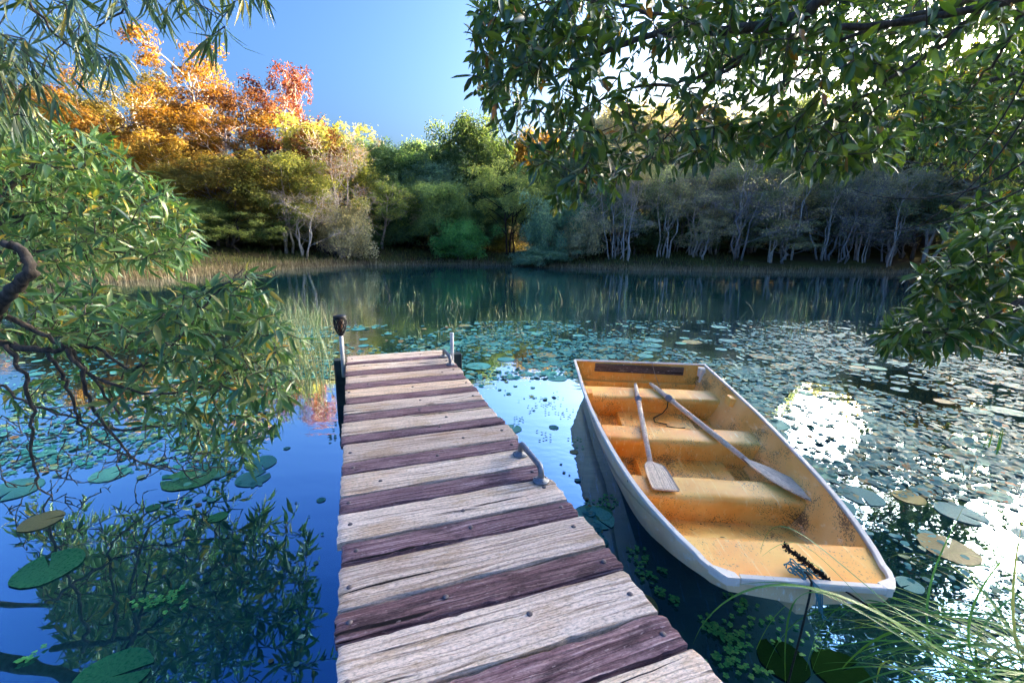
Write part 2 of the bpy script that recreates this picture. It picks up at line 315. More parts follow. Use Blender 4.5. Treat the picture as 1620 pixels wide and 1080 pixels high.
# ------------------------------------------------------------------ boat (local x: bow 0 -> stern BL, y: to starboard seen from the dock, z up from the water)
BL = 3.12; BANG = R_(85.44)
def interp(x, xs, ys): return float(np.interp(x, xs, ys))
def sm(x, xs, ys):
    return sum(interp(x+o, xs, ys)*w_ for o, w_ in ((-.16, .15), (-.08, .2), (0, .3), (.08, .2), (.16, .15))) if .1 < x < BL-.1 else interp(x, xs, ys)
def hb(x): return sm(x, [-.5, 0, .06, .23, .54, .91, 1.35, 1.82, 2.35, 3.12, 4], [.0, .292, .335, .392, .478, .54, .59, .63, .652, .671, .7])
def zr(x): return sm(x, [-.5, 0, .5, 1.2, 2, 3.12, 4], [.46, .44, .413, .397, .395, .402, .41])
def zc(x): return sm(x, [-.4, 0, .25, .52, .8, 1.1, 1.5, 2.2, 3.12, 4], [.43, .375, .275, .165, .08, .03, -.01, -.03, -.03, -.03])
def cb(x): return hb(x)*interp(x, [0, .5, 1.3, 3.12], [.92, .80, .765, .80])
def zf(x): return min(zr(x)-.05, max(.085, zc(x)+.035+.03*max(0, 1-x/.6)))
def inner(x, z):
    t = (z-zf(x))/(zr(x)-zf(x)); a = cb(x)-.022; b = hb(x)-.022
    return a+(b-a)*min(1, max(0, t))**.8
def boat_mat(name, a, b, dirt, amount, speck, rough=.45, lo=.0):
    t = NT(name); co = t.coord(); n0 = t.noise(co, 3.2, 5, .6); c = t.ramp(n0, [(.3, a), (.7, b)])
    big = t.noise(t.mapv(co, (1, 1.3, 2), (3, 1, 0)), 3.1, 3, .6)
    sp = t.noise(t.mapv(co, (.8, 1.1, 1.3)), 105, 5, .7); thr = t.math('SUBTRACT', .70-amount*.1, t.math('MULTIPLY', t.math('SUBTRACT', big, .42), amount))
    if lo:
        z = t.n('SeparateXYZ', {0: co}).outputs[2]; thr = t.math('SUBTRACT', thr, t.math('MULTIPLY', t.math('SUBTRACT', lo, z, True), .75))
    k = t.math('MULTIPLY', t.math('SUBTRACT', sp, thr), 14., True)
    c = t.mix(t.math('MULTIPLY', k, speck), c, dirt)
    sc2 = t.noise(t.mapv(co, (2, 26, 9), (0, 0, 0), (0, 0, .35)), 2., 3, .7); c = t.mix(t.ramp(sc2, [(.58, (0,)*3), (.70, (.55,)*3)]), c, (min(1, b[0]*1.15), min(1, b[1]*1.4), min(1, b[2]*2.6)))
    st = t.noise(t.mapv(co, (2.2, 2.2, 2.2), (7, 2, 5)), 1.4, 6, .7); c = t.mix(t.ramp(st, [(.56, (0,)*3), (.75, (.5,)*3)]), c, tuple(x*.55 for x in a))
    return t.done(t.principled(base=c, rough=t.ramp(n0, [(.3, (rough-.1,)*3), (.7, (rough+.12,)*3)]), spec=.4, normal=t.bump(t.math('ADD', n0, t.math('MULTIPLY', sp, .12)), .25, .01)))
YEL = boat_mat('faded_yellow_fibreglass', (.86, .31, .02), (.97, .60, .15), (.06, .03, .017), .50, .85, .45, .22)
SIDEY = boat_mat('speckled_yellow_fibreglass', (.84, .38, .06), (.95, .58, .20), (.06, .034, .024), .72, .85, .5, .14)
HULLW = boat_mat('worn_white_hull', (.78, .55, .29), (.92, .74, .46), (.32, .19, .09), .5, .7, .55)
RIMW = boat_mat('scuffed_white_gunwale', (.76, .66, .54), (.88, .80, .68), (.12, .10, .08), .40, .7, .4)
bow_w = (1.0847, 1.3734); boat = empty('rowing_dinghy', (bow_w[0], bow_w[1], 0), BANG)
# local x axis points along bow->stern; local y points left of that, so starboard coordinate s = -y
tag(boat, 'small white dinghy with speckled yellow inside tied up beside the wooden dock', 'rowing boat')
def bp(x, s, z): return (x, -s, z)
def grid(m, rows, mi=0, smooth=True, flip=False, closed=False):
    k = len(rows[0]); V = [p for r_ in rows for p in r_]; n = len(rows)
    F = [(i*k+j, i*k+j+1, (i+1)*k+j+1, (i+1)*k+j) for i in range(n-1) for j in range(k-1)]
    if flip: F = [f[::-1] for f in F]
    m.add(V, F, mi, smooth)
ST = np.concatenate([np.linspace(0, .5, 14), np.linspace(.56, BL, 34)])
m = MB()
for sg in (-1, 1):
    rows = []
    for x in ST:
        h, c, a, b = hb(x), cb(x), zr(x), zc(x); r_ = []
        for u_ in np.linspace(0, 1, 7): r_.append(bp(x, sg*(h+(c-h)*u_+.006*math.sin(u_*math.pi)), a-.004+(b-a+.004)*u_))
        rows.append(r_)
    grid(m, rows, 0, True, sg > 0)
    rows = [[bp(x, sg*cb(x)*(1-u_), zc(x)-.035*u_) for u_ in np.linspace(0, 1, 5)] for x in ST]; grid(m, rows, 0, True, sg > 0)
# bow panel and transom
for x, fl in ((0, 1), (BL, 0)):
    o = []
    for u_ in np.linspace(0, 1, 7): o.append(bp(x, -(hb(x)+(cb(x)-hb(x))*u_+.006*math.sin(u_*math.pi)), zr(x)-.004+(zc(x)-zr(x)+.004)*u_))
    o += [bp(x, cb(x)*k, zc(x)-.035*(1-abs(k))) for k in np.linspace(-.9, .9, 13)]
    for u_ in np.linspace(1, 0, 7): o.append(bp(x, (hb(x)+(cb(x)-hb(x))*u_+.006*math.sin(u_*math.pi)), zr(x)-.004+(zc(x)-zr(x)+.004)*u_))
    m.add(o, [tuple(range(len(o)))[::1 if fl else -1]])
m.add([bp(-.004, -.030, .345), bp(-.004, .030, .345), bp(.01, .014, .29), bp(.01, -.014, .29), bp(.25, -.035, .25), bp(.25, .035, .25), bp(.4, .012, .12), bp(.4, -.012, .12)], [(0, 1, 2, 3), (4, 7, 6, 5), (0, 4, 5, 1), (1, 5, 6, 2), (2, 6, 7, 3), (3, 7, 4, 0)])
m.build('hull', HULLW, boat)
# skirt of the gunwale flange down the outside
m = MB()
for sg in (-1, 1):
    rows = []
    for x in np.linspace(.26, BL, 44):
        dpt = min(interp(x, [.26, .5, .8, 1.15, 1.5, BL], [.008, .06, .13, .21, .29, .33]), zr(x)-.006-zc(x)-.004); a = zr(x)-.006; L_ = a-zc(x); r_ = []
        for u_ in (0, .25, .5, .75, 1.):
            z = a-dpt*u_; q = (a-z)/L_; r_.append(bp(x, sg*(hb(x)+(cb(x)-hb(x))*q+.006*math.sin(q*math.pi)+.0035), z))
        q = dpt/L_; r_.append(bp(x, sg*(hb(x)+(cb(x)-hb(x))*q+.006*math.sin(q*math.pi)-.002), a-dpt)); rows.append(r_)
    grid(m, rows, 0, True, sg > 0)
m.build('rubbing_strake', HULLW, boat)
# gunwale
m = MB(); GX0 = np.concatenate([np.linspace(.0, .4, 10), np.linspace(.45, BL, 34)])
for sg in (-1, 1):
    rows = []
    for x in GX0:
        h, z = hb(x), zr(x); rows.append([bp(x, sg*(h+o), z+q) for o, q in ((.0065, -.016), (.0075, -.001), (.0055, .0025), (-.014, .0035), (-.017, .001), (-.018, -.012))])
    grid(m, rows, 0, False, sg > 0); m.add([p for p in rows[0]], [tuple(range(6))]); m.add([p for p in rows[-1]], [tuple(range(6))])
rows = [[bp(x_, s_, zr(0)+q) for x_, q in ((-.010, -.022), (-.011, -.003), (-.008, .003), (.010, .0045), (.014, .001), (.015, -.02))] for s_ in np.linspace(-.235, .265, 9)]; grid(m, rows, 0, False, True); m.add(rows[0], [tuple(range(6))]); m.add(rows[-1], [tuple(range(6))])
rows = [[bp(x_, s_, zr(BL)+q) for x_, q in ((BL+.01, -.03), (BL+.012, -.002), (BL, .005), (BL-.022, .003), (BL-.026, -.02))] for s_ in np.linspace(-.665, .665, 9)]; grid(m, rows)
for sg in (-1, 1):
    pts_ = [(.0, .24 if sg < 0 else .265), (.0, .285), (.015, .298), (.06, .331), (.06, .312), (.03, .25)]
    m.add([bp(x_-.012, sg*s_, zr(0)+.0045) for x_, s_ in pts_]+[bp(x_-.012, sg*s_, zr(0)-.03) for x_, s_ in pts_], [tuple(range(6)), tuple(range(6, 12))]+[(j, (j+1) % 6, 6+(j+1) % 6, 6+j) for j in range(6)])
for sg in (-1, 1):
    for x in np.arange(.12, BL, .155): m.lathe([(.0035, -.001), (.0035, .001), (.002, .002)], 6, 0, bp(x, sg*(hb(x)-.005), zr(x)+.003))
m.build('gunwale', RIMW, boat)
# inner skin
m = MB(); SI = np.linspace(.2, BL-.05, 46)
for sg in (-1, 1):
    rows = [[bp(x, sg*inner(x, zf(x)+(zr(x)-.006-zf(x))*u_), zf(x)+(zr(x)-.006-zf(x))*u_) for u_ in np.linspace(1, 0, 12)] for x in SI]; grid(m, rows, 0, True, sg < 0)
    rows = [[bp(x, sg*(inner(x, zf(x)+.05)-.04*q), zf(x)+.055*(1-q)**1.5+.002) for q in np.linspace(-.1, 1, 6)] for x in SI]; grid(m, rows, 0, True, sg < 0)
m.build('side_lining', SIDEY, boat)
m = MB(); rows = [[bp(x, cb(x)*k, zf(x)) for k in np.linspace(-.99, .99, 12)] for x in SI]; grid(m, rows, 0, True, False)
m.build('floor', YEL, boat)
m = MB()
for x0, x1 in ((1.03, 1.52), (1.77, 2.40)):
    m.add([bp(x, s, z) for x in (x0, x1) for s, z in ((-.33, .09), (-.315, .128), (.285, .128), (.30, .09))], [(0, 1, 5, 4), (1, 2, 6, 5), (2, 3, 7, 6)])
m.build('floor_panel', YEL, boat)
def thwart(x0, x1, zt):
    m = MB(); prof = [(x0+.006, zf(x0)-.01), (x0+.006, zf(x0)+.03), (x0-.002, zt-.05), (x0-.002, zt-.018), (x0+.006, zt-.006), (x0+.02, zt), (x0+.06, zt+.002), (x1-.06, zt+.002), (x1-.02, zt), (x1-.004, zt-.01), (x1, zt-.03), (x1-.01, zf(x1))]
    rows = [[bp(x, k*(inner(x, z)+.006), z+.002*math.sin(k*7+x*9)) for x, z in prof] for k in np.linspace(-1, 1, 25)]; grid(m, rows, 0, True, True); return m.build('thwart', YEL, boat)
thwart(2.39, 2.68, .268); thwart(1.51, 1.765, .268); thwart(.80, 1.03, .268)
m = MB(); rows = []
for k in np.linspace(-1, 1, 19):
    r_ = [bp(.275, k*(inner(.275, .33)+.004), zf(.275)-.01), bp(.275, k*(hb(.275)-.02), .398), bp(.262, k*(hb(.262)-.018), .410)]
    for x in np.linspace(.24, .012, 9): z = zr(x)-.015; r_.append(bp(x, k*(hb(x)-.016), z))
    rows.append(r_)
grid(m, rows, 0, True, True); m.build('foredeck', YEL, boat)
m = MB(); xt = BL-.045; m.add([bp(xt, -.66, zr(BL)-.002), bp(xt, .66, zr(BL)-.002), bp(xt+.01, .56, .06), bp(xt+.01, -.56, .06)], [(0, 1, 2, 3)])
m.box((xt-.055, -.57, .08), (xt-.001, .57, .205)); m.build('transom_lining', YEL, boat)
WOODB = wood_mat('dark_grey_board', [(.25, (.04, .03, .026)), (.5, (.13, .10, .085)), (.75, (.25, .20, .17))], (.012, .01, .009), (.7, .6, .5))
m = MB(); b0 = [bp(xt-.03, -.46, .305), bp(xt-.03, .44, .295), bp(xt-.026, .445, .375), bp(xt-.026, -.455, .385)]; b1 = [(p[0]+.024, p[1], p[2]) for p in b0]
m.add(b0+b1, [(0, 3, 2, 1), (4, 5, 6, 7), (0, 1, 5, 4), (1, 2, 6, 5), (2, 3, 7, 6), (3, 0, 4, 7)], 0, False, [(0, 0), (.9, 0), (.9, .09), (0, .09)]*2); m.build('motor_board', WOODB, boat)
m = MB()
for s0 in (.585, .612): m.box((xt-.10, -s0-.022, .245), (xt-.075, -s0, .385))
m.box((xt-.075, -.64, .30), (xt-.03, -.58, .392)); m.build('corner_bracket', RIMW, boat)
for sg in (-1, 1):
    m = MB(); M = Matrix.Translation(bp(2.2, sg*(inner(2.2, .34)-.014), .338)) @ Matrix.Rotation(sg*.16, 4, 'X'); m.box((-.05, -.026, -.036), (.05, .03, .036), 0, M); m.build('oarlock_block', YEL, boat)
HOLE = plain_mat('dark_hole', (.02, .018, .016), .8, 0, .1)
for x, dz in ((1.62, .05), (1.66, .045), (1.95, .05), (2.0, .048), (2.6, .02), (.75, .03)):
    z = zr(x)-dz; q = (zr(x)-.006-z)/(zr(x)-.006-zc(x)); s_ = -(hb(x)+(cb(x)-hb(x))*q+.006*math.sin(q*math.pi)+.0042); m = MB(); m.lathe([(.005, 0), (.006, .002), (.004, .003)], 8)
    m.v = [(x+v_[0]*.6, -s_+v_[2], z+v_[1]*1.8) for v_ in m.v]; m.build('screw_hole', HOLE, boat)
BM = Matrix.Translation((bow_w[0], bow_w[1], 0)) @ Matrix.Rotation(BANG, 4, 'Z')
def bw(x, s, z): return np.array(BM @ Vector(bp(x, s, z)))
# ------------------------------------------------------------------ oars
OARW = wood_mat('pale_painted_oar', [(.25, (.60, .50, .38)), (.5, (.82, .72, .58)), (.75, (.88, .80, .68))], (.24, .17, .12), (.88, .80, .70), 1., (.70, .60, .50), (.86, .80, .73))
COLG = plain_mat('grey_collar', (.20, .21, .23), .5, 0, .2, 30)
def oar(a, neck, tip, outline, label, roll=0.):
    a, neck, tip = (bw(*q) for q in (a, neck, tip)); o = tag(empty('oar', tuple(neck)), label, 'oar', 'oars lying across the thwarts')
    d = unit(neck-a); Ls = np.linalg.norm(neck-a); A = a-neck
    m = MB(); fr = [0, .03, .06, .07, .3, .7, 1.0]; m.tube([A*(1-q) for q in fr], [.0135, .0155, .0150, .0195, .0205, .0195, .0165], 14); m.build('shaft', OARW, o)
    m = MB(); c0 = A*(1-.26); c1 = A*(1-.32); m.tube([c0-d*.004, c0, c0+d*.012, c0+d*.0125, c1, c1+d*.001], [.026, .031, .031, .0255, .0245, .021], 16, 0); m.build('collar', COLG, o)
    bl = tip-neck; Lb = np.linalg.norm(bl); u = bl/Lb; s_ = unit(np.cross(u, (0, 0, 1))); nrm = np.cross(s_, u); s2 = s_*math.cos(roll)+nrm*math.sin(roll); n2 = np.cross(s2, u)
    m = MB(); rows = []
    for q, l, r_ in outline: rows.append([u*Lb*q+s2*(l+(r_-l)*k)+n2*(.004+.010*(1-q)*(1-abs(2*k-1)**.6)) for k in np.linspace(0, 1, 9)])
    k9 = 9; n = len(rows); V = [p for r_ in rows for p in r_]; V2 = [p-n2*(.008+.012*(1-i//9/n)*(1-abs(2*(i % 9)/8-1)**.6)) for i, p in enumerate(V)]; uvs = [(i//9*.06, (i % 9)*.02) for i in range(n*9)]
    F = [(i*9+j, i*9+j+1, (i+1)*9+j+1, (i+1)*9+j) for i in range(n-1) for j in range(8)]; N_ = n*9
    ring = [j for j in range(9)]+[i*9+8 for i in range(1, n)]+[(n-1)*9+j for j in range(7, -1, -1)]+[i*9 for i in range(n-2, 0, -1)]
    m.add(V+V2, F+[tuple(N_+i for i in f[::-1]) for f in F]+[(ring[i], ring[(i+1) % len(ring)], N_+ring[(i+1) % len(ring)], N_+ring[i]) for i in range(len(ring))], 0, True, uvs+uvs)
    m.build('blade', OARW, o); return o
oar((2.70, -.105, .292), (1.144, -.30, .288), (.82, -.285, .292), [(-.06, -.016, .016), (.0, -.02, .02), (.06, -.05, .035), (.15, -.074, .05), (.4, -.080, .062), (.8, -.078, .072), (.97, -.078, .074), (1.0, -.072, .066)], 'shorter looking oar nearer the dock with its square blade on the front seat', .05)
oar((2.74, .045, .292), (1.238, .316, .290), (.756, .52, .294), [(-.04, -.016, .016), (.0, -.020, .020), (.08, -.044, .036), (.22, -.076, .058), (.45, -.092, .074), (.65, -.090, .074), (.82, -.072, .060), (.94, -.042, .038), (1.0, -.010, .012)], 'long oar lying slantwise with its pointed blade reaching the far inner side', .12)
# ------------------------------------------------------------------ ropes, litter
ROPED = plain_mat('dark_rope', (.03, .028, .022), .9, 0, .4, 90, .2, .6); TEAL = plain_mat('teal_twine', (.05, .22, .26), .8, 0, .35, 60); STRG = plain_mat('pale_string', (.32, .27, .20), .8)
m = MB(); m.tube([bw(2.66, .12, .275), bw(2.5, .125, .274), bw(2.40, .125, .276), bw(2.375, .125, .255), bw(2.37, .12, .19), bw(2.35, .08, .145), bw(2.25, -.02, .137), bw(2.16, -.03, .137), bw(2.12, .06, .137), bw(2.08, .05, .137), bw(2.05, .13, .137), bw(2.06, .19, .137)], .0048, 6)
r0 = empty('mooring_line'); tag(r0, 'thin dark rope hanging over the rear seat onto the boat floor', 'rope'); m.build('rope', ROPED, r0)
m = MB(); m.tube([bw(3.125, .13, .41), bw(3.09, .13, .405), bw(2.95, .128, .34), bw(2.66, .12, .276)], .0024, 5); m.build('string', STRG, r0)
r1 = empty('bow_line', tuple(bw(0, 0, 0))); tag(r1, 'dark bow rope with teal twine knot running from the prow down into water', 'rope'); o0 = bw(0, 0, 0)
m = MB(); m.tube([bw(.12, .02, .395)-o0, bw(.03, .01, .452)-o0, bw(-.02, .0, .455)-o0, bw(-.03, -.005, .40)-o0, bw(-.03, -.01, .25)-o0, bw(-.04, -.025, .10)-o0, bw(-.05, -.04, -.1)-o0], .0038, 7); m.build('rope', ROPED, r1)
m = MB()
for k in range(7):
    c = np.array([.05, .0, .44])+rng.normal(size=3)*[.035, .03, .012]; pts = [np.array(bw(*(c+np.array([.022*math.cos(a*1.3+k), .022*math.sin(a+k), .010*math.sin(a*2+k)]))))-o0 for a in np.linspace(0, 6.3, 12)]; m.tube(pts, .0028, 5)
for k in range(5): m.tube([bw(.0, .01, .45)-o0, bw(-.028, .012+.006*k, .43)-o0, bw(-.032, .02+.008*k, .40-.02*k)-o0, bw(-.035, .02+.014*k, .36-.012*k)-o0], .0022, 5)
m.build('knot', TEAL, r1)
LIT = leaf_mat('dry_leaf_litter', [(0, (.05, .03, .015)), (.5, (.16, .08, .03)), (1, (.35, .22, .12))], .7, .1)
def litter(P, nrmz, L, W): return leaves(P, unit(np.c_[rng.normal(size=(len(P), 2)), np.zeros(len(P))]), np.c_[rng.normal(size=(len(P), 2))*.2, np.ones(len(P))], L, W, .2, .2)
P = []
for _ in range(75):
    x = rng.choice([rng.uniform(.34, .78), rng.uniform(.05, .24), rng.uniform(1.05, 1.5), rng.uniform(1.78, 2.36)], p=[.55, .2, .12, .13]); s_ = rng.uniform(-.42, .42)*(.8 if x < .4 else 1)
    z = (.290+(.427-.290)*((.37-x)/.36)**.9 if x < .37 else zf(x) if x < 1 else .130)+.004; P.append(bw(x, s_*.7, z))
V, F = litter(np.array(P), 1, rng.uniform(.012, .04, len(P)), rng.uniform(.003, .009, len(P)))
tag(link('leaf_litter', np_mesh('leaf_litter', V, F, LIT)), 'scattered brown leaf bits lying on the boat floor and foredeck', 'leaf litter', kind='stuff')
# ------------------------------------------------------------------ lily pads
def pad_mat(name, a, b, edge, rough=.28, ior=1.25):
    t = NT(name); co = t.coord(); oi = t.n('ObjectInfo'); nz = t.noise(co, 9, 5, .65)
    rnd = oi.outputs['Random']; c = t.ramp(nz, [(.3, a), (.68, b)])
    c = t.mix(1., c, t.ramp(rnd, [(0, (.65, .75, .8)), (.5, (1, 1, 1)), (1, (1.35, 1.25, .9))]), 'MULTIPLY')
    sp = t.noise(co, 40, 3, .6); c = t.mix(t.ramp(sp, [(.64, (0,)*3), (.70, (.8,)*3)]), c, edge)
    g = t.n('TexGradient', {0: co}, gradient_type='RADIAL').outputs[1]; vein = t.math('PINGPONG', t.math('MULTIPLY', g, 22.), .5); vr = t.ramp(vein, [(.0, (1,)*3), (.10, (0,)*3)])
    c = t.mix(t.math('MULTIPLY', vr, .4), c, b)
    return t.done(t.principled(base=c, rough=t.ramp(nz, [(.3, (rough-.08,)*3), (.7, (rough+.15,)*3)]), ior=ior, normal=t.bump(t.math('ADD', t.math('MULTIPLY', vr, .4), nz), .25, .004)))
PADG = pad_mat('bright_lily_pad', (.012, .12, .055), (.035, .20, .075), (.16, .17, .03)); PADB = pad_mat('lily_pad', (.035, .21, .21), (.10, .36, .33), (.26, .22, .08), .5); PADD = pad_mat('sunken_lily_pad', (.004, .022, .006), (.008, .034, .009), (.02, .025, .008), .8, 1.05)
PADY = pad_mat('yellowing_lily_pad', (.15, .16, .05), (.28, .25, .10), (.20, .10, .03), .35)
def pad_mesh(name, mat, seed, notch=.12, wav=.03):
    g = np.random.default_rng(seed); n = 34; th = np.linspace(notch, 2*math.pi-notch, n); ph = g.random(6)*6.28
    rim = 1+.03*np.sin(2*th+ph[0])+.02*np.sin(5*th+ph[1])+.012*np.sin(11*th+ph[2]); V = [(0, 0, .004)]; F = []
    for q in (.35, .7, .93, 1.):
        z = .003+.006*q+wav*q**3*.35*(np.sin(2*th+ph[3])+.6*np.sin(3*th+ph[4]))*.5+(.012*wav/.03 if q == 1 else 0)
        V += list(zip(rim*q*np.cos(th), rim*q*np.sin(th), np.broadcast_to(np.maximum(z, .003), n)))
    for j in range(n-1): F.append((0, 1+j, 2+j))
    for i in range(3):
        for j in range(n-1): a = 1+i*n+j; F.append((a, a+n, a+n+1, a+1))
    m = MB(); m.add(V, F, 0, True); return m.mesh(name, mat)
def pad(me, p, r_, rz, label, group=None, sq=1.):
    o = link('lily_pad', me); o.location = (p[0], p[1], .004); o.rotation_euler = (rng.normal()*.004, rng.normal()*.004, rz); o.scale = (r_, r_*sq, r_*.5); tag(o, label, 'lily pad', group); return o
G1 = [pad_mesh('lily_pad', PADG, s, .10, .05) for s in (1, 2)]; GB = [pad_mesh('lily_pad', PADB, s, .07+.05*(s % 3), .03) for s in (3, 4, 5, 6)]; GD = pad_mesh('lily_pad', PADD, 8, .09); GY = [pad_mesh('lily_pad', PADY, s, .1, .02) for s in (9, 10)]
for u, v, r_, rz, me, lab in ((78, 898, .135, 2.4, G1[0], 'large green lily pad with torn lower edge floating at the left of the dock'), (175, 1072, .125, .4, G1[1], 'green lily pad cut by the bottom edge of the photo, left of the dock'), (66, 824, .10, .6, GY[0], 'pale yellow green lily pad below the drooping bush branches'),
        (300, 757, .16, 3.3, G1[1], 'flat green lily pad under the tips of the left bush'), (272, 824, .035, 1.2, G1[0], 'tiny green pad alone in the dark reflections, left of a second one'), (345, 818, .05, 4.2, G1[1], 'small green pad with ragged edge in the dark reflections'), (508, 791, .028, 1., GB[0], 'tiny pale pad alone on open blue water beside the dock'), (242, 803, .04, 2.1, G1[1], 'small half sunk pad under the bush twigs'),
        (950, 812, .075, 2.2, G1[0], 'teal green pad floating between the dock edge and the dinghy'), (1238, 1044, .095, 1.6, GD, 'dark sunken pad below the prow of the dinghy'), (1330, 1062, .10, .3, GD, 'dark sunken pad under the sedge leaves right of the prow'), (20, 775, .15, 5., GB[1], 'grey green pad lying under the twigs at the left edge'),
        (1500, 868, .13, .8, GY[0], 'yellowish pad on dark water right of the dinghy'), (908, 715, .035, 1.2, GY[1], 'small pale yellow pad beside the stern quarter reflection'), (868, 590, .11, 1., GB[0], 'pale pad just left of the dinghy stern'), (400, 757, .11, 1., GB[2], 'bluish pad at the right tip of the left bush reflections')):
    pad(me, at_z(u, v, 0), r_, rz, lab)
def in_boat(p): 
    d = np.array(BM.inverted() @ Vector((p[0], p[1], 0))); return -.25 < d[0] < BL+.12 and abs(d[1]) < hb(min(max(d[0], 0), BL))+.1
def in_dock(p):
    X = cs*p[0]+sn*p[1]; Y = -sn*p[0]+cs*p[1]; return XL-.1 < X < XR+.12 and Y < 4.95
def inpoly(u, v, poly):
    c = False; n = len(poly)
    for i in range(n):
        (x1, y1), (x2, y2) = poly[i], poly[i-1]
        if (y1 > v) != (y2 > v) and u < (x2-x1)*(v-y1)/(y2-y1)+x1: c = not c
    return c
def weed_density(u, v):      # how thickly the surface is overgrown; open patches stay clear
    d = 0
    if v > 505 and u > 700:
        d = min(1, (v-505)/40)
        if inpoly(u, v, [(1215, 655), (1270, 600), (1345, 615), (1385, 690), (1330, 730), (1250, 720)]): d *= .12
        if u < 925 and v > 600: d *= .06
        if u > 1330 and v > 790: d *= .16
    elif v > 515 and 420 < u < 720: d = .55 if v < 560 else (.5 if u < 530 and v < 600 else .004)
    elif u <= 520 and v > 560 and v < 740 and u < 420: d = .33
    elif u < 520 and v >= 740: d = .30*math.exp(-(v-740)/14)
    return d
pads = 0; used = []
tries = 0
while pads < 284 and tries < 60000:
    tries += 1; u, v = rng.uniform(-20, 1640), 512+568*rng.random()**1.6
    if rng.random() > weed_density(u, v)*(.9 if u > 700 else .5) or (420 < u < 720 and v > 600) or (u < 700 and v > 752): continue
    p = at_z(u, v, 0)
    if in_boat(p) or in_dock(p) or vnoise(p[0], p[1], 2.) < -.35: continue
    r_ = rng.choice([.05, .07, .09, .12, .16])*(1 if v < 800 else .8)
    if any((p[0]-q[0])**2+(p[1]-q[1])**2 < (.85*(r_+q[2]))**2 for q in used): continue
    used.append((p[0], p[1], r_)); pads += 1; yl = rng.random() < .1
    if yl: me, lab, grp = GY[pads % 2], 'yellowed lily pad among the floating weed', 'yellowed lily pads on the pond'
    elif u < 700: me, lab, grp = GB[pads % 4], 'round lily pad floating on the water left of the dinghy', 'lily pads on the left of the pond'
    elif v > 700: me, lab, grp = GB[pads % 4], 'pale lily pad floating on the near water right of the dinghy', 'lily pads beside the dinghy'
    else: me, lab, grp = GB[pads % 4], 'small far lily pad out on the pond beyond the dinghy', 'lily pads out on the pond'
    pad(me, p, r_, rng.random()*6.28, lab, grp, rng.uniform(.85, 1.05))
# floating weed: countless small leaves
t = NT('floating_weed_leaf'); rnd = t.n('NewGeometry').outputs['Random Per Island']
c = t.ramp(rnd, [(0, (.015, .13, .13)), (.35, (.03, .20, .20)), (.75, (.09, .30, .27)), (.93, (.20, .28, .14)), (1, (.16, .10, .04))]); WEED = t.done(t.principled(base=c, rough=.45, ior=1.16))
P = []; S = []
while len(P) < 26000:
    u, v = rng.uniform(-30, 1650), 508+(1075-508)*rng.random()**1.9; d = weed_density(u, v)
    p = at_z(u, v, 0)
    if rng.random() > d*(.45+.75*vnoise(p[0], p[1], 1.7)+.4*vnoise(p[0]+9, p[1], 5.)) or in_boat(p) or in_dock(p): continue
    P.append((p[0], p[1], .003+.004*rng.random())); S.append((.007+.026*rng.random()**2.5)*(1+.05*min(p[1], 14))*min(1, .25+p[1]/5))
P = np.array(P); S = np.array(S); n = len(P); k6 = 7; a0 = rng.random(n)*6.28; ang = a0[:, None]+np.linspace(0, 5.6, k6)
tilt = rng.normal(size=(n, 2))*.22
V = np.stack([P[:, 0:1]+S[:, None]*np.cos(ang)*(1+.15*np.sin(3*ang)), P[:, 1:2]+S[:, None]*np.sin(ang), P[:, 2:3]+S[:, None]*(np.cos(ang)*tilt[:, 0:1]+np.sin(ang)*tilt[:, 1:2])*.5+np.abs(S[:, None]*tilt[:, 1:2])*.5], -1)
tag(link('floating_weed', np_mesh('floating_weed', V, [(np.arange(n)[:, None]*k6+np.arange(k6))], WEED, False)), 'small floating weed leaves spread thickly over the pond surface', 'water weed', kind='stuff')
# bright little rosettes between dock and dinghy
FERN = leaf_mat('floating_fern_leaf', [(0, (.03, .22, .07)), (.6, (.07, .36, .11)), (1, (.18, .42, .11))], .45, .2)
def rosette_patch(cl, label):
    P, D, L = [], [], []
    for u, v, r_, n_ in cl:
        c = at_z(u, v, 0)
        for _ in range(n_):
            q = c+np.array([rng.normal()*r_, rng.normal()*r_, 0]); a = rng.random()*6
            if in_dock(q) or in_boat(q) and False: continue
            for k in range(5): P.append(q+[0, 0, .006+.008*rng.random()]); D.append((math.cos(a+k*1.26), math.sin(a+k*1.26), .25)); L.append(rng.uniform(.009, .016))
    P = np.array(P); L = np.array(L); V, F = leaves(P, np.array(D), np.tile([0, 0, 1.], (len(P), 1)), L, L*.85, .05, .25, 'ellip')
    c0 = P.mean(0); tag(link('floating_fern', np_mesh('floating_fern', V-c0, F, FERN), None, tuple(c0)), label, 'water plant', kind='stuff')
rosette_patch([(1012, 888, .03, 14), (1022, 910, .03, 16), (1046, 937, .02, 10), (1068, 952, .012, 7), (1052, 904, .012, 6), (1003, 870, .02, 6)], 'floating green rosettes between dock edge and white hull')
rosette_patch([(1130, 990, .025, 14), (1145, 1010, .03, 18), (1165, 1020, .03, 20), (1150, 1045, .03, 18), (1185, 1060, .03, 16), (1125, 1000, .02, 8), (1170, 1000, .02, 8)], 'larger patch of green rosettes at the near corner of the dock')
rosette_patch([(958, 790, .03, 12), (966, 800, .02, 6), (935, 800, .03, 6)], 'green sprigs around the teal pad beside the dock')
rosette_patch([(535, 690, .05, 26), (540, 670, .04, 14), (538, 705, .03, 8), (530, 655, .04, 8)], 'green water plants gathered at the foot of the dark dock piling')
rosette_patch([(245, 950, .03, 14), (270, 945, .03, 10), (225, 955, .02, 6), (50, 1040, .02, 6), (280, 960, .02, 5)], 'yellowish sprigs floating below the large green lily pad')
rosette_patch([(1165, 950, .03, 10), (1190, 975, .05, 16), (1270, 1010, .05, 10)], 'brownish floating plants under the prow of the dinghy')
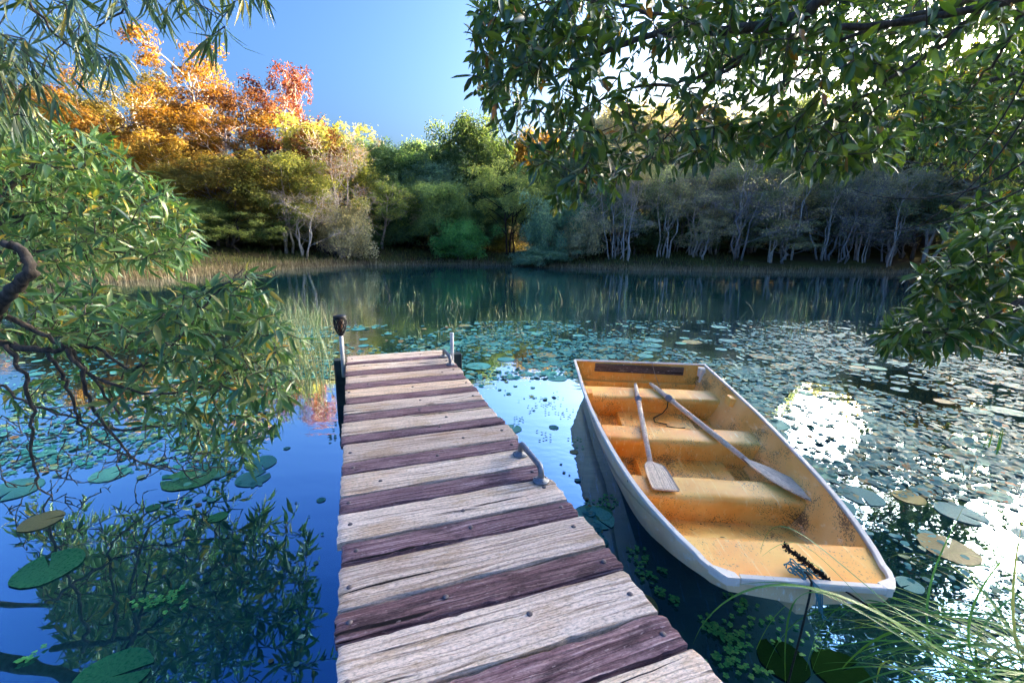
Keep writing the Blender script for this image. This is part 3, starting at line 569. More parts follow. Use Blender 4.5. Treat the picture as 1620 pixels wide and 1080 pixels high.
rosette_patch([(975, 440+250, .08, 10), (860, 640, .12, 26), (880, 655, .06, 10), (905, 700, .06, 8), (865, 690, .05, 8), (820, 665, .05, 8)], 'dark sprigs on the pale water beside the dinghy stern')
# ------------------------------------------------------------------ reeds, sedge, grass
def blades(P, hgt, lean, wid, bend=.5, seg=4):
    n = len(P); a = rng.random(n)*6.28; dirv = np.stack([np.cos(a), np.sin(a), np.zeros(n)], 1); side = np.stack([-np.sin(a), np.cos(a), np.zeros(n)], 1); V = []
    for i in range(seg+1):
        s = i/seg; c = P+np.outer(hgt*s*(1-.2*lean*s), [0, 0, 1])+dirv*(hgt*lean*(s*.4+bend*s*s*1.2))[:, None]-np.outer(hgt*lean*bend*.35*s**3, [0, 0, 1]); wv = (wid*(1-s**1.5)*.5+.0006)[:, None]; V += [c-side*wv, c+side*wv]
    V = np.stack(V, 1); b = (np.arange(n)*2*(seg+1))[:, None]; return V, [np.concatenate([b+np.array((2*i, 2*i+1, 2*i+3, 2*i+2)) for i in range(seg)])]
REED = leaf_mat('pond_reed', [(0, (.09, .17, .10)), (.5, (.19, .27, .15)), (.85, (.34, .32, .17)), (1, (.42, .32, .20))], .55, .2)
STRAW = leaf_mat('straw_reed', [(0, (.14, .09, .05)), (.5, (.26, .19, .11)), (1, (.40, .32, .21))], .7, .25)
GRASS = leaf_mat('bank_grass', [(0, (.05, .08, .02)), (.5, (.11, .13, .03)), (1, (.26, .22, .08))], .65, .3)
P = []
while len(P) < 1150:
    u, v = rng.uniform(430, 1470), rng.choice([rng.uniform(445, 500), rng.uniform(480, 540)]); p = at_z(u, v, 0)
    if vnoise(p[0]*1.3, p[1]*1.3, 1.2) < .05+.5*rng.normal()*.5 or in_dock(p) or in_boat(p): continue
    P.append((p[0], p[1], -.03))
P = np.array(P); n = len(P); V, F = blades(P, rng.uniform(.08, .42, n)*np.clip(P[:, 1]/7, .5, 1.1), np.abs(rng.normal(size=n))*.55+.05, .004+.0004*P[:, 1]+0*rng.random(n), .5)
tag(link('pond_sedge', np_mesh('pond_sedge', V, F, REED)), 'thin leaning reed stems standing out of the middle of the pond', 'reeds', kind='stuff')
P = []
while len(P) < 900:
    u, v = rng.normal(470, 38), rng.uniform(490, 610); p = at_z(u, v, 0)
    if not in_dock(p) and u < 527: P.append((p[0], p[1], -.03))
P = np.array(P); n = len(P); V, F = blades(P, rng.uniform(.2, .65, n), np.abs(rng.normal(size=n))*.4+.05, .005+.003*rng.random(n), .7)
tag(link('sedge_patch', np_mesh('sedge_patch', V, F, REED)), 'dense patch of arching sedge between the left bush and the dock piling', 'reeds', kind='stuff')
def shore_band(segs, n, inner_d, outer_d, h0, h1, wid, mat, name, label, cat, lean=.25):
    P = []
    for _ in range(n):
        i = segs[rng.integers(len(segs))]; a, b = SHORE[i], SHORE[(i+1) % len(SHORE)]; t_ = rng.random(); e = b-a; nn = np.array([-e[1], e[0]])/np.hypot(*e)*1.0
        p = a+e*t_+nn*rng.uniform(-inner_d, outer_d)+.25*rng.normal(size=2); P.append((p[0], p[1], max(-.05, float(0))))
    P = np.array(P); P[:, 2] = np.maximum(-.03, ground_z(P[:, 0], P[:, 1])-.02); nz = vnoise(P[:, 0], P[:, 1], 1.5); h = (h0+(h1-h0)*rng.random(n)**1.5)*(1+.35*nz)
    V, F = blades(P, h, np.abs(rng.normal(size=n))*lean+.03, wid*(.6+.8*rng.random(n)), .4, 3); tag(link(name, np_mesh(name, V, F, mat)), label, cat, kind='stuff')
# SHORE runs clockwise here, so +nn points away from the water
shore_band([0, 1, 2, 3], 4200, .3, 1.0, .12, .36, .022, STRAW, 'brown_reed_bank', 'straw brown reeds along the left bank of the pond', 'reeds')
shore_band([3, 4, 5, 6, 7], 4200, .3, .5, .08, .3, .02, STRAW, 'shore_reeds', 'short pale reed fringe along the far waterline', 'reeds', .15)
shore_band([8, 9, 10], 6500, .5, .4, .12, .36, .02, STRAW, 'pale_reed_fringe', 'pale dry reed fringe along the far right waterline', 'reeds', .15)
shore_band([3, 4, 5, 6, 7, 8], 7000, -.3, 5.5, .12, .4, .035, GRASS, 'bank_grass', 'rough green and yellow grass on the far bank', 'grass', .5)
shore_band([0, 1, 2, 25, 24], 3000, -1, 6, .1, .34, .03, GRASS, 'left_bank_grass', 'tall mixed grass behind the brown reeds on the left bank', 'grass', .5)
# ------------------------------------------------------------------ sedge clump in the near right corner
SEDGE = leaf_mat('sedge_blade', [(0, (.03, .15, .06)), (.4, (.07, .25, .06)), (.75, (.17, .34, .05)), (1, (.40, .38, .12))], .4, .35)
sedge = tag(empty('sedge_clump', (1.95, 1.12, 0)), 'clump of long arching green sedge blades with a dark seed spike, bending over the prow', 'sedge'); so_ = np.array([1.95, 1.12, 0])
def ribbon(m, pts, w0, twist=.3):
    pts = np.array(pts); k = len(pts); T = unit(np.gradient(pts, axis=0)); S = unit(np.cross(T, [0, 0, 1.])); Nn = np.cross(S, T); V = []
    for i in range(k):
        s = i/(k-1); wv = w0*(.45+.55*min(1, s*3))*(1-s**3)+.0004; a = twist*math.sin(s*3+twist*9); sd = S[i]*math.cos(a)+Nn[i]*math.sin(a); nn = np.cross(sd, T[i]); V += [pts[i]-sd*wv/2+nn*wv*.18, pts[i], pts[i]+sd*wv/2+nn*wv*.18]
    F = [q for i in range(k-1) for q in ((3*i, 3*i+1, 3*i+4, 3*i+3), (3*i+1, 3*i+2, 3*i+5, 3*i+4))]; m.add(V, F, 0, True)
def bez(ps, n=18):
    ps = [np.array(p, float) for p in ps]; out = []
    for t_ in np.linspace(0, 1, n):
        q = ps
        while len(q) > 1: q = [a*(1-t_)+b*t_ for a, b in zip(q[:-1], q[1:])]
        out.append(q[0])
    return out
m = MB()
spec = [((1500, 1075), (1290, 830), (1120, 940), (1096, 1020), .012), ((1420, 1030), (1310, 850), (1205, 950), (1180, 1085), .006), ((1330, 985), (1260, 850), (1235, 960), (1243, 1090), .007), ((1520, 1085), (1360, 900), (1240, 940), (1205, 1080), .006), ((1540, 1085), (1400, 880), (1300, 930), (1275, 1060), .006), ((1560, 1080), (1380, 900), (1330, 930), (1280, 1075), .005), ((1480, 1070), (1330, 920), (1250, 915), (1163, 925), .009), ((1490, 1072), (1350, 930), (1280, 880), (1235, 868), .008), ((1450, 1060), (1320, 930), (1295, 800), (1205, 880), .006), ((1320, 920), (1270, 820), (1215, 800), (1203, 875), .004),
        ((1640, 1075), (1500, 960), (1400, 960), (1310, 1085), .012), ((1600, 1085), (1480, 1000), (1400, 1000), (1300, 1088), .011), ((1620, 1060), (1520, 1000), (1450, 985), (1380, 960), .006), ((1640, 1030), (1560, 990), (1480, 990), (1440, 1000), .006), ((1470, 1085), (1510, 980), (1560, 900), (1625, 850), .005), ((1480, 1085), (1530, 1000), (1580, 950), (1640, 925), .006), ((1520, 1085), (1540, 1040), (1590, 1020), (1640, 1010), .007), ((1420, 1090), (1450, 950), (1480, 890), (1525, 800), .005), ((1560, 1085), (1600, 930), (1605, 880), (1622, 800), .006), ((1420, 1085), (1370, 1000), (1350, 1040), (1330, 1085), .006), ((1450, 1085), (1400, 1010), (1390, 1050), (1385, 1090), .006)]
for a, b, c, d, w_ in spec:
    Y0 = rng.uniform(1.12, 1.3); pa = at_y(*a, Y0); pb = at_y(*b, Y0+.16); pc = at_y(*c, Y0+.22); pd = at_y(*d, Y0+.2); pa[2] = max(pa[2], -.02)
    root = so_+[rng.normal()*.08, rng.normal()*.05, 0]; ribbon(m, [p-so_ for p in bez([root, pa, pb+(pb-(pa+pc)/2)*.25, pc, pd], 26)], w_*1.6, rng.uniform(.1, .5))
for k in range(115):
    a = rng.uniform(1.2, 3.8); Ln = rng.uniform(.35, .95); root = so_+[rng.normal()*.10, rng.normal()*.06, 0]; o = np.array([math.cos(a), math.sin(a)*.8, 0])
    if o[1] < -.1: o[1] *= .3
    hgt = rng.uniform(.18, .42); ribbon(m, [p-so_ for p in bez([root, root+o*Ln*.25+[0, 0, hgt], root+o*Ln*.7+[0, 0, hgt*1.1], root+o*Ln+[0, 0, rng.uniform(.0, .25)]])], rng.uniform(.006, .013), rng.uniform(.1, .6))
m.build('blades', SEDGE, sedge)
SPIKE = plain_mat('dark_seed_spike', (.022, .013, .010), .9, 0, .5, 90, .2, .8)
m = MB(); a = at_y(1240, 862, 1.46); b = at_y(1312, 918, 1.38); ax = unit(b-a)
m.tube([a-so_, (a+b)/2-so_, b-so_, at_y(1400, 975, 1.3)-so_], [.004, .006, .004, .003], 6)
P = []; D = []
for k in range(420):
    s = rng.random(); P.append(a+(b-a)*s+rand_dirs(1)[0]*.006*(1+.6*math.sin(s*17))); D.append(rand_dirs(1)[0]-ax*.6)
V, F = leaves(np.array(P)-so_, np.array(D), rand_dirs(len(P)), rng.uniform(.008, .016, len(P)), np.full(len(P), .005), .3, .1, 'ellip')
sp = m.build('seed_stalk', SPIKE, sedge); link('seed_spike', np_mesh('seed_spike', V, F, SPIKE), sedge)
# small upright sedge tufts in the water at the right
def tuft(u, v, n, h, label, mat=SEDGE):
    c = at_z(u, v, 0); P = np.array([[rng.normal()*.05, rng.normal()*.05, -.02] for _ in range(n)]); V, F = blades(P, rng.uniform(.5, 1, n)*h, np.abs(rng.normal(size=n))*.3+.05, rng.uniform(.006, .012, n), .5, 6)
    tag(link('sedge_tuft', np_mesh('sedge_tuft', V, F, mat), None, tuple(c)), label, 'sedge tuft')
tuft(1578, 712, 10, .32, 'short upright sedge tuft in the lily pads near the right edge'); tuft(1522, 745, 5, .16, 'broken teal sedge stalk bent over beside the lily pads', REED); tuft(1505, 690, 4, .2, 'thin sedge stalk among pads left of the upright tuft', REED)
# ------------------------------------------------------------------ background trees: prototypes of about 10 m, copied with obj.copy()
FOL = leaf_mat('tree_foliage', [(0, (.7, .75, .72)), (.5, (1.1, 1.1, 1.05)), (.85, (1.45, 1.4, 1.15)), (1, (1.7, 1.4, .9))], .6, .48, .3, (1.2, 1.2, .7), True)
BARK = bark_mat('tree_bark', (.45, .42, .40), (1.1, 1.05, 1.0), 7, True)
def wander(a, b, n, amp, g):
    a, b = np.array(a, float), np.array(b, float); t_ = np.linspace(0, 1, n)[:, None]; j = g.normal(size=(n, 3))*amp; j[0] = j[-1] = 0
    return a+(b-a)*t_+j
def leafquads(P, Nn, S, g, el=1.5):
    n = len(P); D = unit(np.cross(Nn, g.normal(size=(n, 3)))); B = unit(np.cross(Nn, D)); S = S[:, None]
    V = np.stack([P-D*S*el*.5, P+B*S*.36+Nn*S*.10, P+D*S*el*.5-Nn*S*.12, P-B*S*.36+Nn*S*.10], 1); return V.reshape(-1, 3), [np.arange(n*4).reshape(n, 4)]
def proto(name, seed, H=10., R=3., base=.35, top=1., nl=12, cr=.95, per=230, leaf=.17, sq=.6, tr=.17, trunks=1, nsub=3, shape='dome', fill=.5, twigs=0, tilt=.0):
    g = np.random.default_rng(seed); m = MB(); P, Nn, S = [], [], []; clumps = []
    for k in range(trunks):
        lx, ly = (0, 0) if trunks == 1 else (g.normal()*R*.28, g.normal()*R*.28); b0 = np.array([lx*.35, ly*.35, -.6])
        tp = np.array([lx*1.3+g.normal()*R*.12+tilt, ly*1.3+g.normal()*R*.12, H*.86]); tk = wander(b0, tp, 8, H*.014, g); rr = np.linspace(1, .22, 8)*tr*(1 if trunks == 1 else .7); m.tube(tk, rr, 7)
        for j in range(nl//trunks):
            s = base*.75+(0.97-base*.75)*(j+.5*g.random())/(nl//trunks); i = min(6, int(s*7)); q = tk[i]+(tk[i+1]-tk[i])*(s*7-i); az = j*2.4+k*1.1+g.normal()*.4
            hh = base+(top-base)*min(1, (s-base*.75)/(1-base*.75)+.10)
            x = (hh-base)/(top-base)
            pr = {'dome': math.sqrt(max(.05, 1-(x*1.02-.15)**2*1.15 if x > .15 else 1-(.15-x)*2)), 'cone': 1.05-.85*x, 'flat': .55+.45*math.sin(x*2.6), 'col': .8-.3*abs(x-.4), 'vase': .4+.6*x if x < .8 else .85}[shape]
            e = np.array([q[0]+math.cos(az)*R*pr*g.uniform(.62, .95), q[1]+math.sin(az)*R*pr*g.uniform(.62, .95), H*(base+(top-base)*x*.93)+g.normal()*.2]); e[2] = max(e[2], H*base*.8)
            mid = (q+e)/2+[0, 0, -.03*H*(.5-g.random())]; lb = np.array(bez([q, mid, e], 6))+g.normal(size=(6, 3))*H*.006*np.array([0, 1, 1, 1, 1, 0])[:, None]; m.tube(lb, np.linspace(.42, .10, 6)*tr*(1.1-s*.5), 5)
            clumps.append((e, cr*g.uniform(.75, 1.25)))
            for _ in range(nsub):
                w0 = lb[g.integers(2, 5)]; e2 = w0+(e-q)*g.uniform(.15, .45)+g.normal(size=3)*[cr*.9, cr*.9, cr*.45]; m.tube(wander(w0, e2, 4, .05, g), [tr*.14, tr*.11, tr*.08, tr*.05], 4); clumps.append((e2, cr*g.uniform(.55, 1.)))
    if twigs:
        for c, r_ in clumps:
            for _ in range(twigs):
                d = unit(g.normal(size=3)+[0, 0, .35]); s0 = c+g.normal(size=3)*r_*.3; e = s0+d*r_*g.uniform(.7, 1.4); w_ = wander(s0, e, 4, r_*.07, g); m.tube(w_, [.02, .016, .012, .006], 3, 0, False)
                for _ in range(2): a_ = w_[g.integers(1, 3)]; m.tube(wander(a_, a_+unit(d+g.normal(size=3)*.7)*r_*g.uniform(.35, .8), 3, r_*.04, g), [.012, .009, .005], 3, 0, False)
    for c, r_ in clumps:
        n = int(per*(r_/cr)**2); d = unit(g.normal(size=(n, 3))); d[:, 2] = np.where(d[:, 2] < -.7, -d[:, 2]*.6, d[:, 2]); u_ = (fill+(1-fill)*g.random(n)**.6)[:, None]
        lump = 1+.22*np.sin(d[:, :1]*5+c[0])*np.cos(d[:, 1:2]*5+c[1])+.12*g.normal(size=(n, 1)); p = c+d*u_*r_*lump*[1, 1, sq]; P.append(p); Nn.append(unit(d*[.8, .8, .8]+g.normal(size=(n, 3))*.38+[0, 0, .12])); S.append(leaf*g.uniform(.6, 1.35, n))
    tm = m.mesh(name+'_trunk', BARK)
    cm = None
    if per: V, F = leafquads(np.concatenate(P), np.concatenate(Nn), np.concatenate(S), g); cm = np_mesh(name+'_crown', V, F, FOL, False)
    return tm, cm
PR = {
 'open': [proto('open_gum_tree', s, 10, 2.6, .50, 1., 15, .66, 115, .13, .85, .16, 1, 3, 'vase', .4) for s in (1, 2)],
 'dense': [proto('dense_tree', s, 10, 3.4, .28, 1., 26, 1.05, 330, .165, 1.3, .2, 1, 3, 'dome', .55) for s in (3, 4, 5)],
 'layer': [proto('layered_tree', s, 10, 3.6, .42, 1., 21, .95, 260, .15, .95, .16, 3, 3, 'flat', .45) for s in (6, 7)],
 'tall': [proto('tall_dark_tree', s, 10, 2.2, .22, 1., 20, .85, 260, .15, 1.2, .16, 1, 3, 'col', .5) for s in (8, 9)],
 'sparse': [proto('sparse_tree', s, 10, 2.8, .30, 1., 18, .65, 120, .13, 1.2, .13, 1, 3, 'dome', .3, 2) for s in (10, 11)],
 'twig': [proto('twiggy_tree', s, 10, 3.0, .30, 1., 16, .85, 48, .10, 1.2, .13, 4, 3, 'dome', .2, 7) for s in (12, 13)],
 'paper': [proto('pale_paperbark', s, 10, 1.9, .60, 1., 14, .72, 130, .11, 1.2, .13, 3, 3, 'col', .3, 2, .3) for s in (14, 15, 16)],
 'bush': [proto('round_bush', s, 10, 6.0, .12, 1., 28, 2.1, 300, .30, 1.2, .14, 3, 2, 'dome', .55) for s in (17, 18)],
 'dead': [proto('bare_bush', s, 10, 6.0, .08, 1., 16, 2.4, 0, .1, .8, .10, 5, 3, 'dome', .5, 9) for s in (19,)],
}
PNAME = {'open': 'open_gum_tree', 'dense': 'dense_tree', 'layer': 'layered_tree', 'tall': 'tall_dark_tree', 'sparse': 'sparse_tree', 'twig': 'twiggy_tree', 'paper': 'pale_paperbark', 'bush': 'round_bush', 'dead': 'bare_bush'}
PRAD = {'open': 2.9, 'dense': 3.9, 'layer': 4.1, 'tall': 2.5, 'sparse': 3.0, 'twig': 3.4, 'paper': 2.2, 'bush': 7., 'dead': 6.5}
cnt = {}
def tree_at(x, y, h, r_, kind, col, bark, label, cat='tree', group=None):
    k = cnt.get(kind, 0); cnt[kind] = k+1; tm, cm = PR[kind][k % len(PR[kind])]; z = float(ground_z(x, y)); o = empty(PNAME[kind], (x, y, z), rng.random()*6.28); o.scale = (r_/PRAD[kind],)*2+(h/10.,)
    tag(o, label, cat, group); a = link('trunk', tm, o); a.color = tuple(bark)+(1,)
    if cm is not None: b = link('crown', cm, o); b.color = tuple(col)+(1,)
    return o
def tree_px(u, vtop, Y, wpx, *a, **k):
    p = at_y(u, vtop, Y); z = float(ground_z(p[0], Y)); return tree_at(p[0], Y, p[2]-z, wpx/2*Y/FPX*1.05, *a, **k)
GOLD = (.215, .115, .022); OLIV = (.18, .15, .042); LGOLD = (.27, .18, .04); RUST = (.145, .062, .022); RED = (.14, .038, .021); DG = (.15, .24, .13); MG = (.24, .34, .15); LG = (.34, .40, .16); BG = (.22, .35, .28); GG = (.48, .44, .34); PINK = (.34, .21, .14); OLG = (.30, .31, .10)
BK = (.16, .135, .115); PB = (.62, .56, .50); GB_ = (.36, .33, .31); DBK = (.045, .038, .034)
for a in [
 # left wood
 (300, 72, 33, 150, 'open', GOLD, PB, 'tallest golden gum with open crown above the left wood'), (205, 118, 35, 130, 'open', OLIV, PB, 'dark olive gum left of the tallest golden tree'), (205, 168, 29, 170, 'layer', GOLD, BK, 'dense golden tree below the dark olive gum'),
 (345, 172, 29, 150, 'open', GOLD, PB, 'broad golden tree below the tallest gum'), (385, 132, 34, 150, 'sparse', RUST, BK, 'rust brown crown behind the red leaved tree'), (438, 106, 32, 120, 'sparse', RED, PB, 'sparse red leaved tree with pale bare limbs against the sky'), (500, 192, 30, 90, 'sparse', RUST, BK, 'red and olive rounded tree at the right end of the golden wood'),
 (262, 222, 26, 150, 'layer', LGOLD, PB, 'bright yellow low crown at the middle of the left wood'), (330, 250, 26, 190, 'layer', OLIV, BK, 'olive spreading tree with forked dark trunk on the left bank'), (440, 248, 27, 150, 'layer', OLG, PB, 'yellow green layered tree beside the twiggy pink tree'), (150, 200, 30, 150, 'dense', GOLD, BK, 'golden tree half hidden behind the left bush'), (80, 150, 33, 170, 'dense', OLIV, BK, 'olive tree far left behind the drooping gum leaves'), (20, 210, 28, 160, 'dense', GOLD, BK, 'golden crown at the far left edge'),
 (524, 216, 28, 110, 'twig', PINK, PB, 'pinkish bare twiggy tree at the end of the left wood'), (365, 335, 24.5, 130, 'sparse', LG, DBK, 'thin green tree with crooked dark trunk on the left bank'), (470, 300, 26.5, 110, 'twig', GG, PB, 'grey twiggy tree with pale forked trunks by the water'), (420, 320, 27, 90, 'tall', MG, BK, 'slim green tree between the forked trunks'), (300, 320, 25, 120, 'dense', MG, DBK, 'mid green tree low on the left bank'), (240, 330, 23, 120, 'dense', OLG, DBK, 'olive tree low behind the brown reeds'),
 (545, 335, 28, 80, 'bush', GG, GB_, 'pale grey green bush at the far waterline'), (537, 385, 27.6, 52, 'dead', GG, (.40, .36, .38), 'rounded bare purple grey bush at the far waterline'),
 # centre
 (592, 222, 36, 95, 'tall', DG, BK, 'dark pointed tree at the left of the central wood'), (655, 230, 41, 110, 'dense', DG, BK, 'dark broad crown behind the central wood'), (735, 203, 39, 135, 'dense', (.10, .16, .07), PB, 'large domed tree topping the central hill with a sunlit side'), (690, 262, 36, 110, 'dense', BG, BK, 'blue green crown below the domed tree'), (600, 285, 32, 110, 'sparse', LG, PB, 'light thin tree with pale leaning trunk at the far bank'), (640, 300, 33.5, 70, 'tall', MG, DBK, 'slim dark trunked tree beside the grassy clearing'), (705, 300, 32, 95, 'dense', MG, DBK, 'rich green tree above the bright green bush'),
 (803, 262, 31.5, 118, 'layer', LG, DBK, 'light green flat topped tree over several dark trunks'), (728, 358, 30.2, 80, 'bush', (.14, .36, .13), BK, 'bright green bush at the waterline below the central trees'), (830, 215, 43, 120, 'dense', LGOLD, BK, 'gold brown crown behind the light green tree'), (780, 235, 42, 90, 'dense', OLIV, BK, 'olive crown behind the domed tree'), (570, 262, 38, 80, 'dense', MG, BK, 'mid green crown between the pink tree and the dark pointed tree'),
 (878, 325, 29.5, 90, 'bush', BG, GB_, 'blue green feathery bush tree hanging over the water'), (850, 395, 28.2, 90, 'bush', BG, GB_, 'low blue green bush leaning over the waterline'), (915, 350, 29.5, 80, 'bush', GG, GB_, 'grey green bush beside the blue green one'), (905, 250, 38, 120, 'dense', MG, BK, 'green crown behind the blue green bush tree'), (655, 345, 38, 90, 'bush', DG, BK, 'dark undergrowth tree behind the clearing'), (760, 330, 36, 110, 'dense', DG, DBK, 'deep green tree in shade behind the dark trunks'),
 # right
 (980, 285, 29, 90, 'twig', GG, PB, 'pale forked dead looking tree at the start of the grey wood'), (1065, 290, 29.5, 70, 'paper', GG, PB, 'pair of tall straight pale trunks in the grey wood'), (1180, 290, 29, 140, 'twig', GG, GB_, 'grey tree with a tangle of pale drooping limbs over the bank'), (1330, 300, 29.5, 150, 'twig', GG, GB_, 'broad grey twiggy tree low over the right waterline'), (1420, 330, 29.5, 120, 'twig', GG, GB_, 'grey twiggy tree behind the right hanging bough'), (1250, 345, 28.3, 110, 'sparse', (.36, .37, .26), GB_, 'low grey leaved tree leaning over the pale reeds'), (1120, 340, 28.6, 90, 'sparse', GG, PB, 'thin grey tree between the straight trunks and the tangle'),
 (1485, 235, 38, 70, 'paper', GG, (.7, .66, .62), 'tall white gum trunk in the right wood'), (1590, 225, 34, 80, 'paper', MG, (.7, .66, .62), 'white gum trunk at the right edge of the wood'), (1300, 265, 38, 150, 'dense', BG, BK, 'blue green crown in the right wood'), (1400, 275, 37, 150, 'dense', MG, BK, 'mid green crown in the right wood'), (1210, 238, 40, 150, 'dense', LGOLD, BK, 'pale gold crown above the grey wood'), (1500, 290, 36, 130, 'dense', DG, BK, 'dark crown behind the white gum'),
 (1510, 140, 33, 150, 'dense', OLIV, BK, 'tall olive crown glowing behind the upper right boughs'), (1605, 100, 30, 170, 'dense', LGOLD, BK, 'tall yellow crown at the right edge behind the small leaved tree'), (1425, 195, 36, 130, 'dense', MG, BK, 'green crown left of the tall olive one in the right wood'),
]: tree_px(*a)
def wood(n, u0, u1, Y0, Y1, v0, v1, kinds, label, group, wr=(70, 150)):
    for i in range(n):
        u = u0+(u1-u0)*(i+.5+.35*rng.normal())/n; kind, col, bark = kinds[rng.integers(len(kinds))]; c = tuple(np.array(col)*rng.uniform(.75, 1.3)); lb = label if isinstance(label, str) else label[kind]
        gr = group if isinstance(label, str) else group+' '+PNAME[kind].replace('_', ' ')+'s'
        tree_px(u, rng.uniform(v0, v1), rng.uniform(Y0, Y1), rng.uniform(*wr), kind, c, bark, lb, 'tree', gr)
gk = [('paper', GG, PB), ('paper', GG, PB), ('paper', GG, GB_), ('twig', GG, GB_), ('sparse', (.30, .33, .20), PB), ('dense', (.24, .28, .19), BK)]
gl_ = {'paper': 'thin pale trunked tree standing in the grey wood right of the centre', 'twig': 'bare grey twiggy tree standing in the grey wood right of the centre', 'sparse': 'thin leaved tree standing in the grey wood right of the centre', 'dense': 'dark leafy tree filling the grey wood right of the centre'}
wood(12, 935, 1480, 28.4, 30.5, 215, 285, [('paper', GG, PB), ('paper', (.34, .38, .26), (.70, .64, .57))], 'tall slim pale trunked tree at the front of the grey wood', 'pale trunks of the grey wood', (50, 85)); wood(24, 930, 1480, 29, 33, 250, 360, gk, gl_, 'grey wood', (60, 120)); wood(30, 930, 1530, 34, 42, 155, 222, [('paper', GG, PB), ('paper', GG, PB), ('dense', (.20, .25, .17), BK), ('dense', GG, GB_), ('twig', GG, GB_)], gl_, 'grey wood', (90, 150))
wood(9, 1480, 1640, 27, 40, 220, 320, [('dense', MG, BK), ('dense', DG, BK), ('paper', GG, PB)], {'dense': 'leafy tree behind the right hanging boughs', 'paper': 'pale trunk behind the right hanging boughs'}, 'right edge wood', (90, 150))
wood(12, 560, 940, 38, 46, 240, 290, [('dense', DG, BK), ('dense', MG, BK), ('tall', DG, BK)], {'dense': 'shaded leafy tree at the back of the central wood', 'tall': 'shaded slim tree at the back of the central wood'}, 'central wood', (100, 160))
wood(10, -40, 540, 30, 38, 210, 280, [('dense', OLIV, BK), ('dense', OLG, BK), ('layer', GOLD, PB)], {'dense': 'olive tree filling the back of the left wood', 'layer': 'gold layered tree filling the back of the left wood'}, 'left wood', (110, 170))
wood(22, 560, 1500, 31, 39, 325, 380, [('bush', DG, BK), ('bush', (.12, .17, .08), BK), ('bush', GG, GB_)], 'low dark shrub under the trees of the far bank', 'undergrowth shrubs', (70, 120))
wood(9, 100, 520, 27, 31, 345, 380, [('bush', (.20, .20, .08), BK), ('bush', DG, BK)], 'low olive shrub under the trees of the left bank', 'left undergrowth shrubs', (80, 130))
# the wood goes on along the right bank, uphill, and keeps the low sun off the pond
g2 = np.random.default_rng(5)
for i in range(150):
    az = R_(51+g2.uniform(0, 42)); d = g2.uniform(27, 54); x, y = d*math.sin(az), d*math.cos(az)
    if shore_sd(np.array([x]), np.array([y]))[0] < 1.5: continue
    tree_at(x, y, g2.uniform(7.5, 10.5), g2.uniform(2.6, 3.8), ['dense', 'dense', 'tall'][i % 3], MG if i % 2 else DG, BK, 'tree in the wood on the right bank outside the view', 'tree', 'right bank wood')
# ------------------------------------------------------------------ near trees and bushes whose trunks stand outside the frame
def grow(nodes, targets, droop=.06, r_tip=.0022, r_base=.005, jit=.02):
    """connect every target to the nearest wood grown so far; returns twigs as polylines"""
    nodes = [np.array(p) for p in nodes]; N_ = np.array(nodes); tw = []
    T = np.array(targets); d0 = np.min(np.linalg.norm(T[:, None]-N_[None], axis=2), axis=1)
    for i in np.argsort(d0):
        p = T[i]; j = np.argmin(np.linalg.norm(N_-p, axis=1)+.0); a = N_[j]; L_ = np.linalg.norm(p-a)
        if L_ < .03: continue
        mid = (a+p)/2+np.array([0, 0, droop*L_])+rng.normal(size=3)*jit*L_*2; k = max(4, int(L_/.05)+2); pl = np.array(bez([a, mid, p], min(k, 14))); pl[1:-1] += rng.normal(size=(len(pl)-2, 3))*jit*.35*min(L_, .3)
        tw.append(pl); N_ = np.concatenate([N_, pl[1:]])
    return tw
def leafy(tw, per, Lr, wr, spread=.75, droop=.25, tail=.7, whorl=4, minstep=0, ups=.6):
    P, D, Nn, L = [], [], [], []
    for pl in tw:
        seg = np.diff(pl, axis=0); cl = np.concatenate([[0], np.cumsum(np.linalg.norm(seg, axis=1))]); tot = cl[-1]; st = max(0, tot-tail); n = max(3, int(per*(tot-st)/.25)); 
        for k in range(n+whorl):
            s = tot if k >= n else st+(tot-st)*(k+rng.random())/n; i = min(len(pl)-2, np.searchsorted(cl, s)-1 if s > 0 else 0); i = max(0, i); q = pl[i]+(pl[i+1]-pl[i])*((s-cl[i])/(cl[i+1]-cl[i]+1e-9)); t_ = unit(pl[i+1]-pl[i])
            r_ = rand_dirs(1)[0]; r_ -= t_*(r_@t_); r_ = unit(r_); d = unit(t_*(.55 if k < n else .8)+r_*spread+np.array([0, 0, -droop])); P.append(q); D.append(d); Nn.append(unit(np.array([0, 0, ups])+rng.normal(size=3)*.35)); L.append(rng.uniform(*Lr))
    P, D, Nn, L = map(np.array, (P, D, Nn, L)); return P, D, Nn, L, L*rng.uniform(*wr, len(L))
def rgn(poly, n, y0, y1, dens=None):
    us = [p[0] for p in poly]; vs_ = [p[1] for p in poly]; out = []
    while len(out) < n:
        u, v = rng.uniform(min(us), max(us)), rng.uniform(min(vs_), max(vs_))
        if not inpoly(u, v, poly): continue
        if dens is not None and rng.random() > dens(u, v): continue
        yy = rng.uniform(y0, y1); p = at_y(u, v, yy)
        if p[2] < .04: continue
        out.append(p)
    return out
def limb(m, pts, r0, r1, n=9, amp=.012, k=5):
    pts = np.array(pts, float); out = []
    for i in range(len(pts)-1):
        for q in range(k): out.append(pts[i]+(pts[i+1]-pts[i])*q/k)
    out.append(pts[-1]); out = np.array(out); out[1:-1] = (out[:-2]+2*out[1:-1]+out[2:])/4; out[1:-1] += rng.normal(size=(len(out)-2, 3))*amp*np.linspace(r0, r1, len(out))[1:-1, None]/max(r0, 1e-4); m.tube(out, np.linspace(r0, r1, len(out))*(1+.06*rng.normal(size=len(out))), n); return list(out)
def px_path(*q): return [at_y(u, v, Y) for u, v, Y in q]
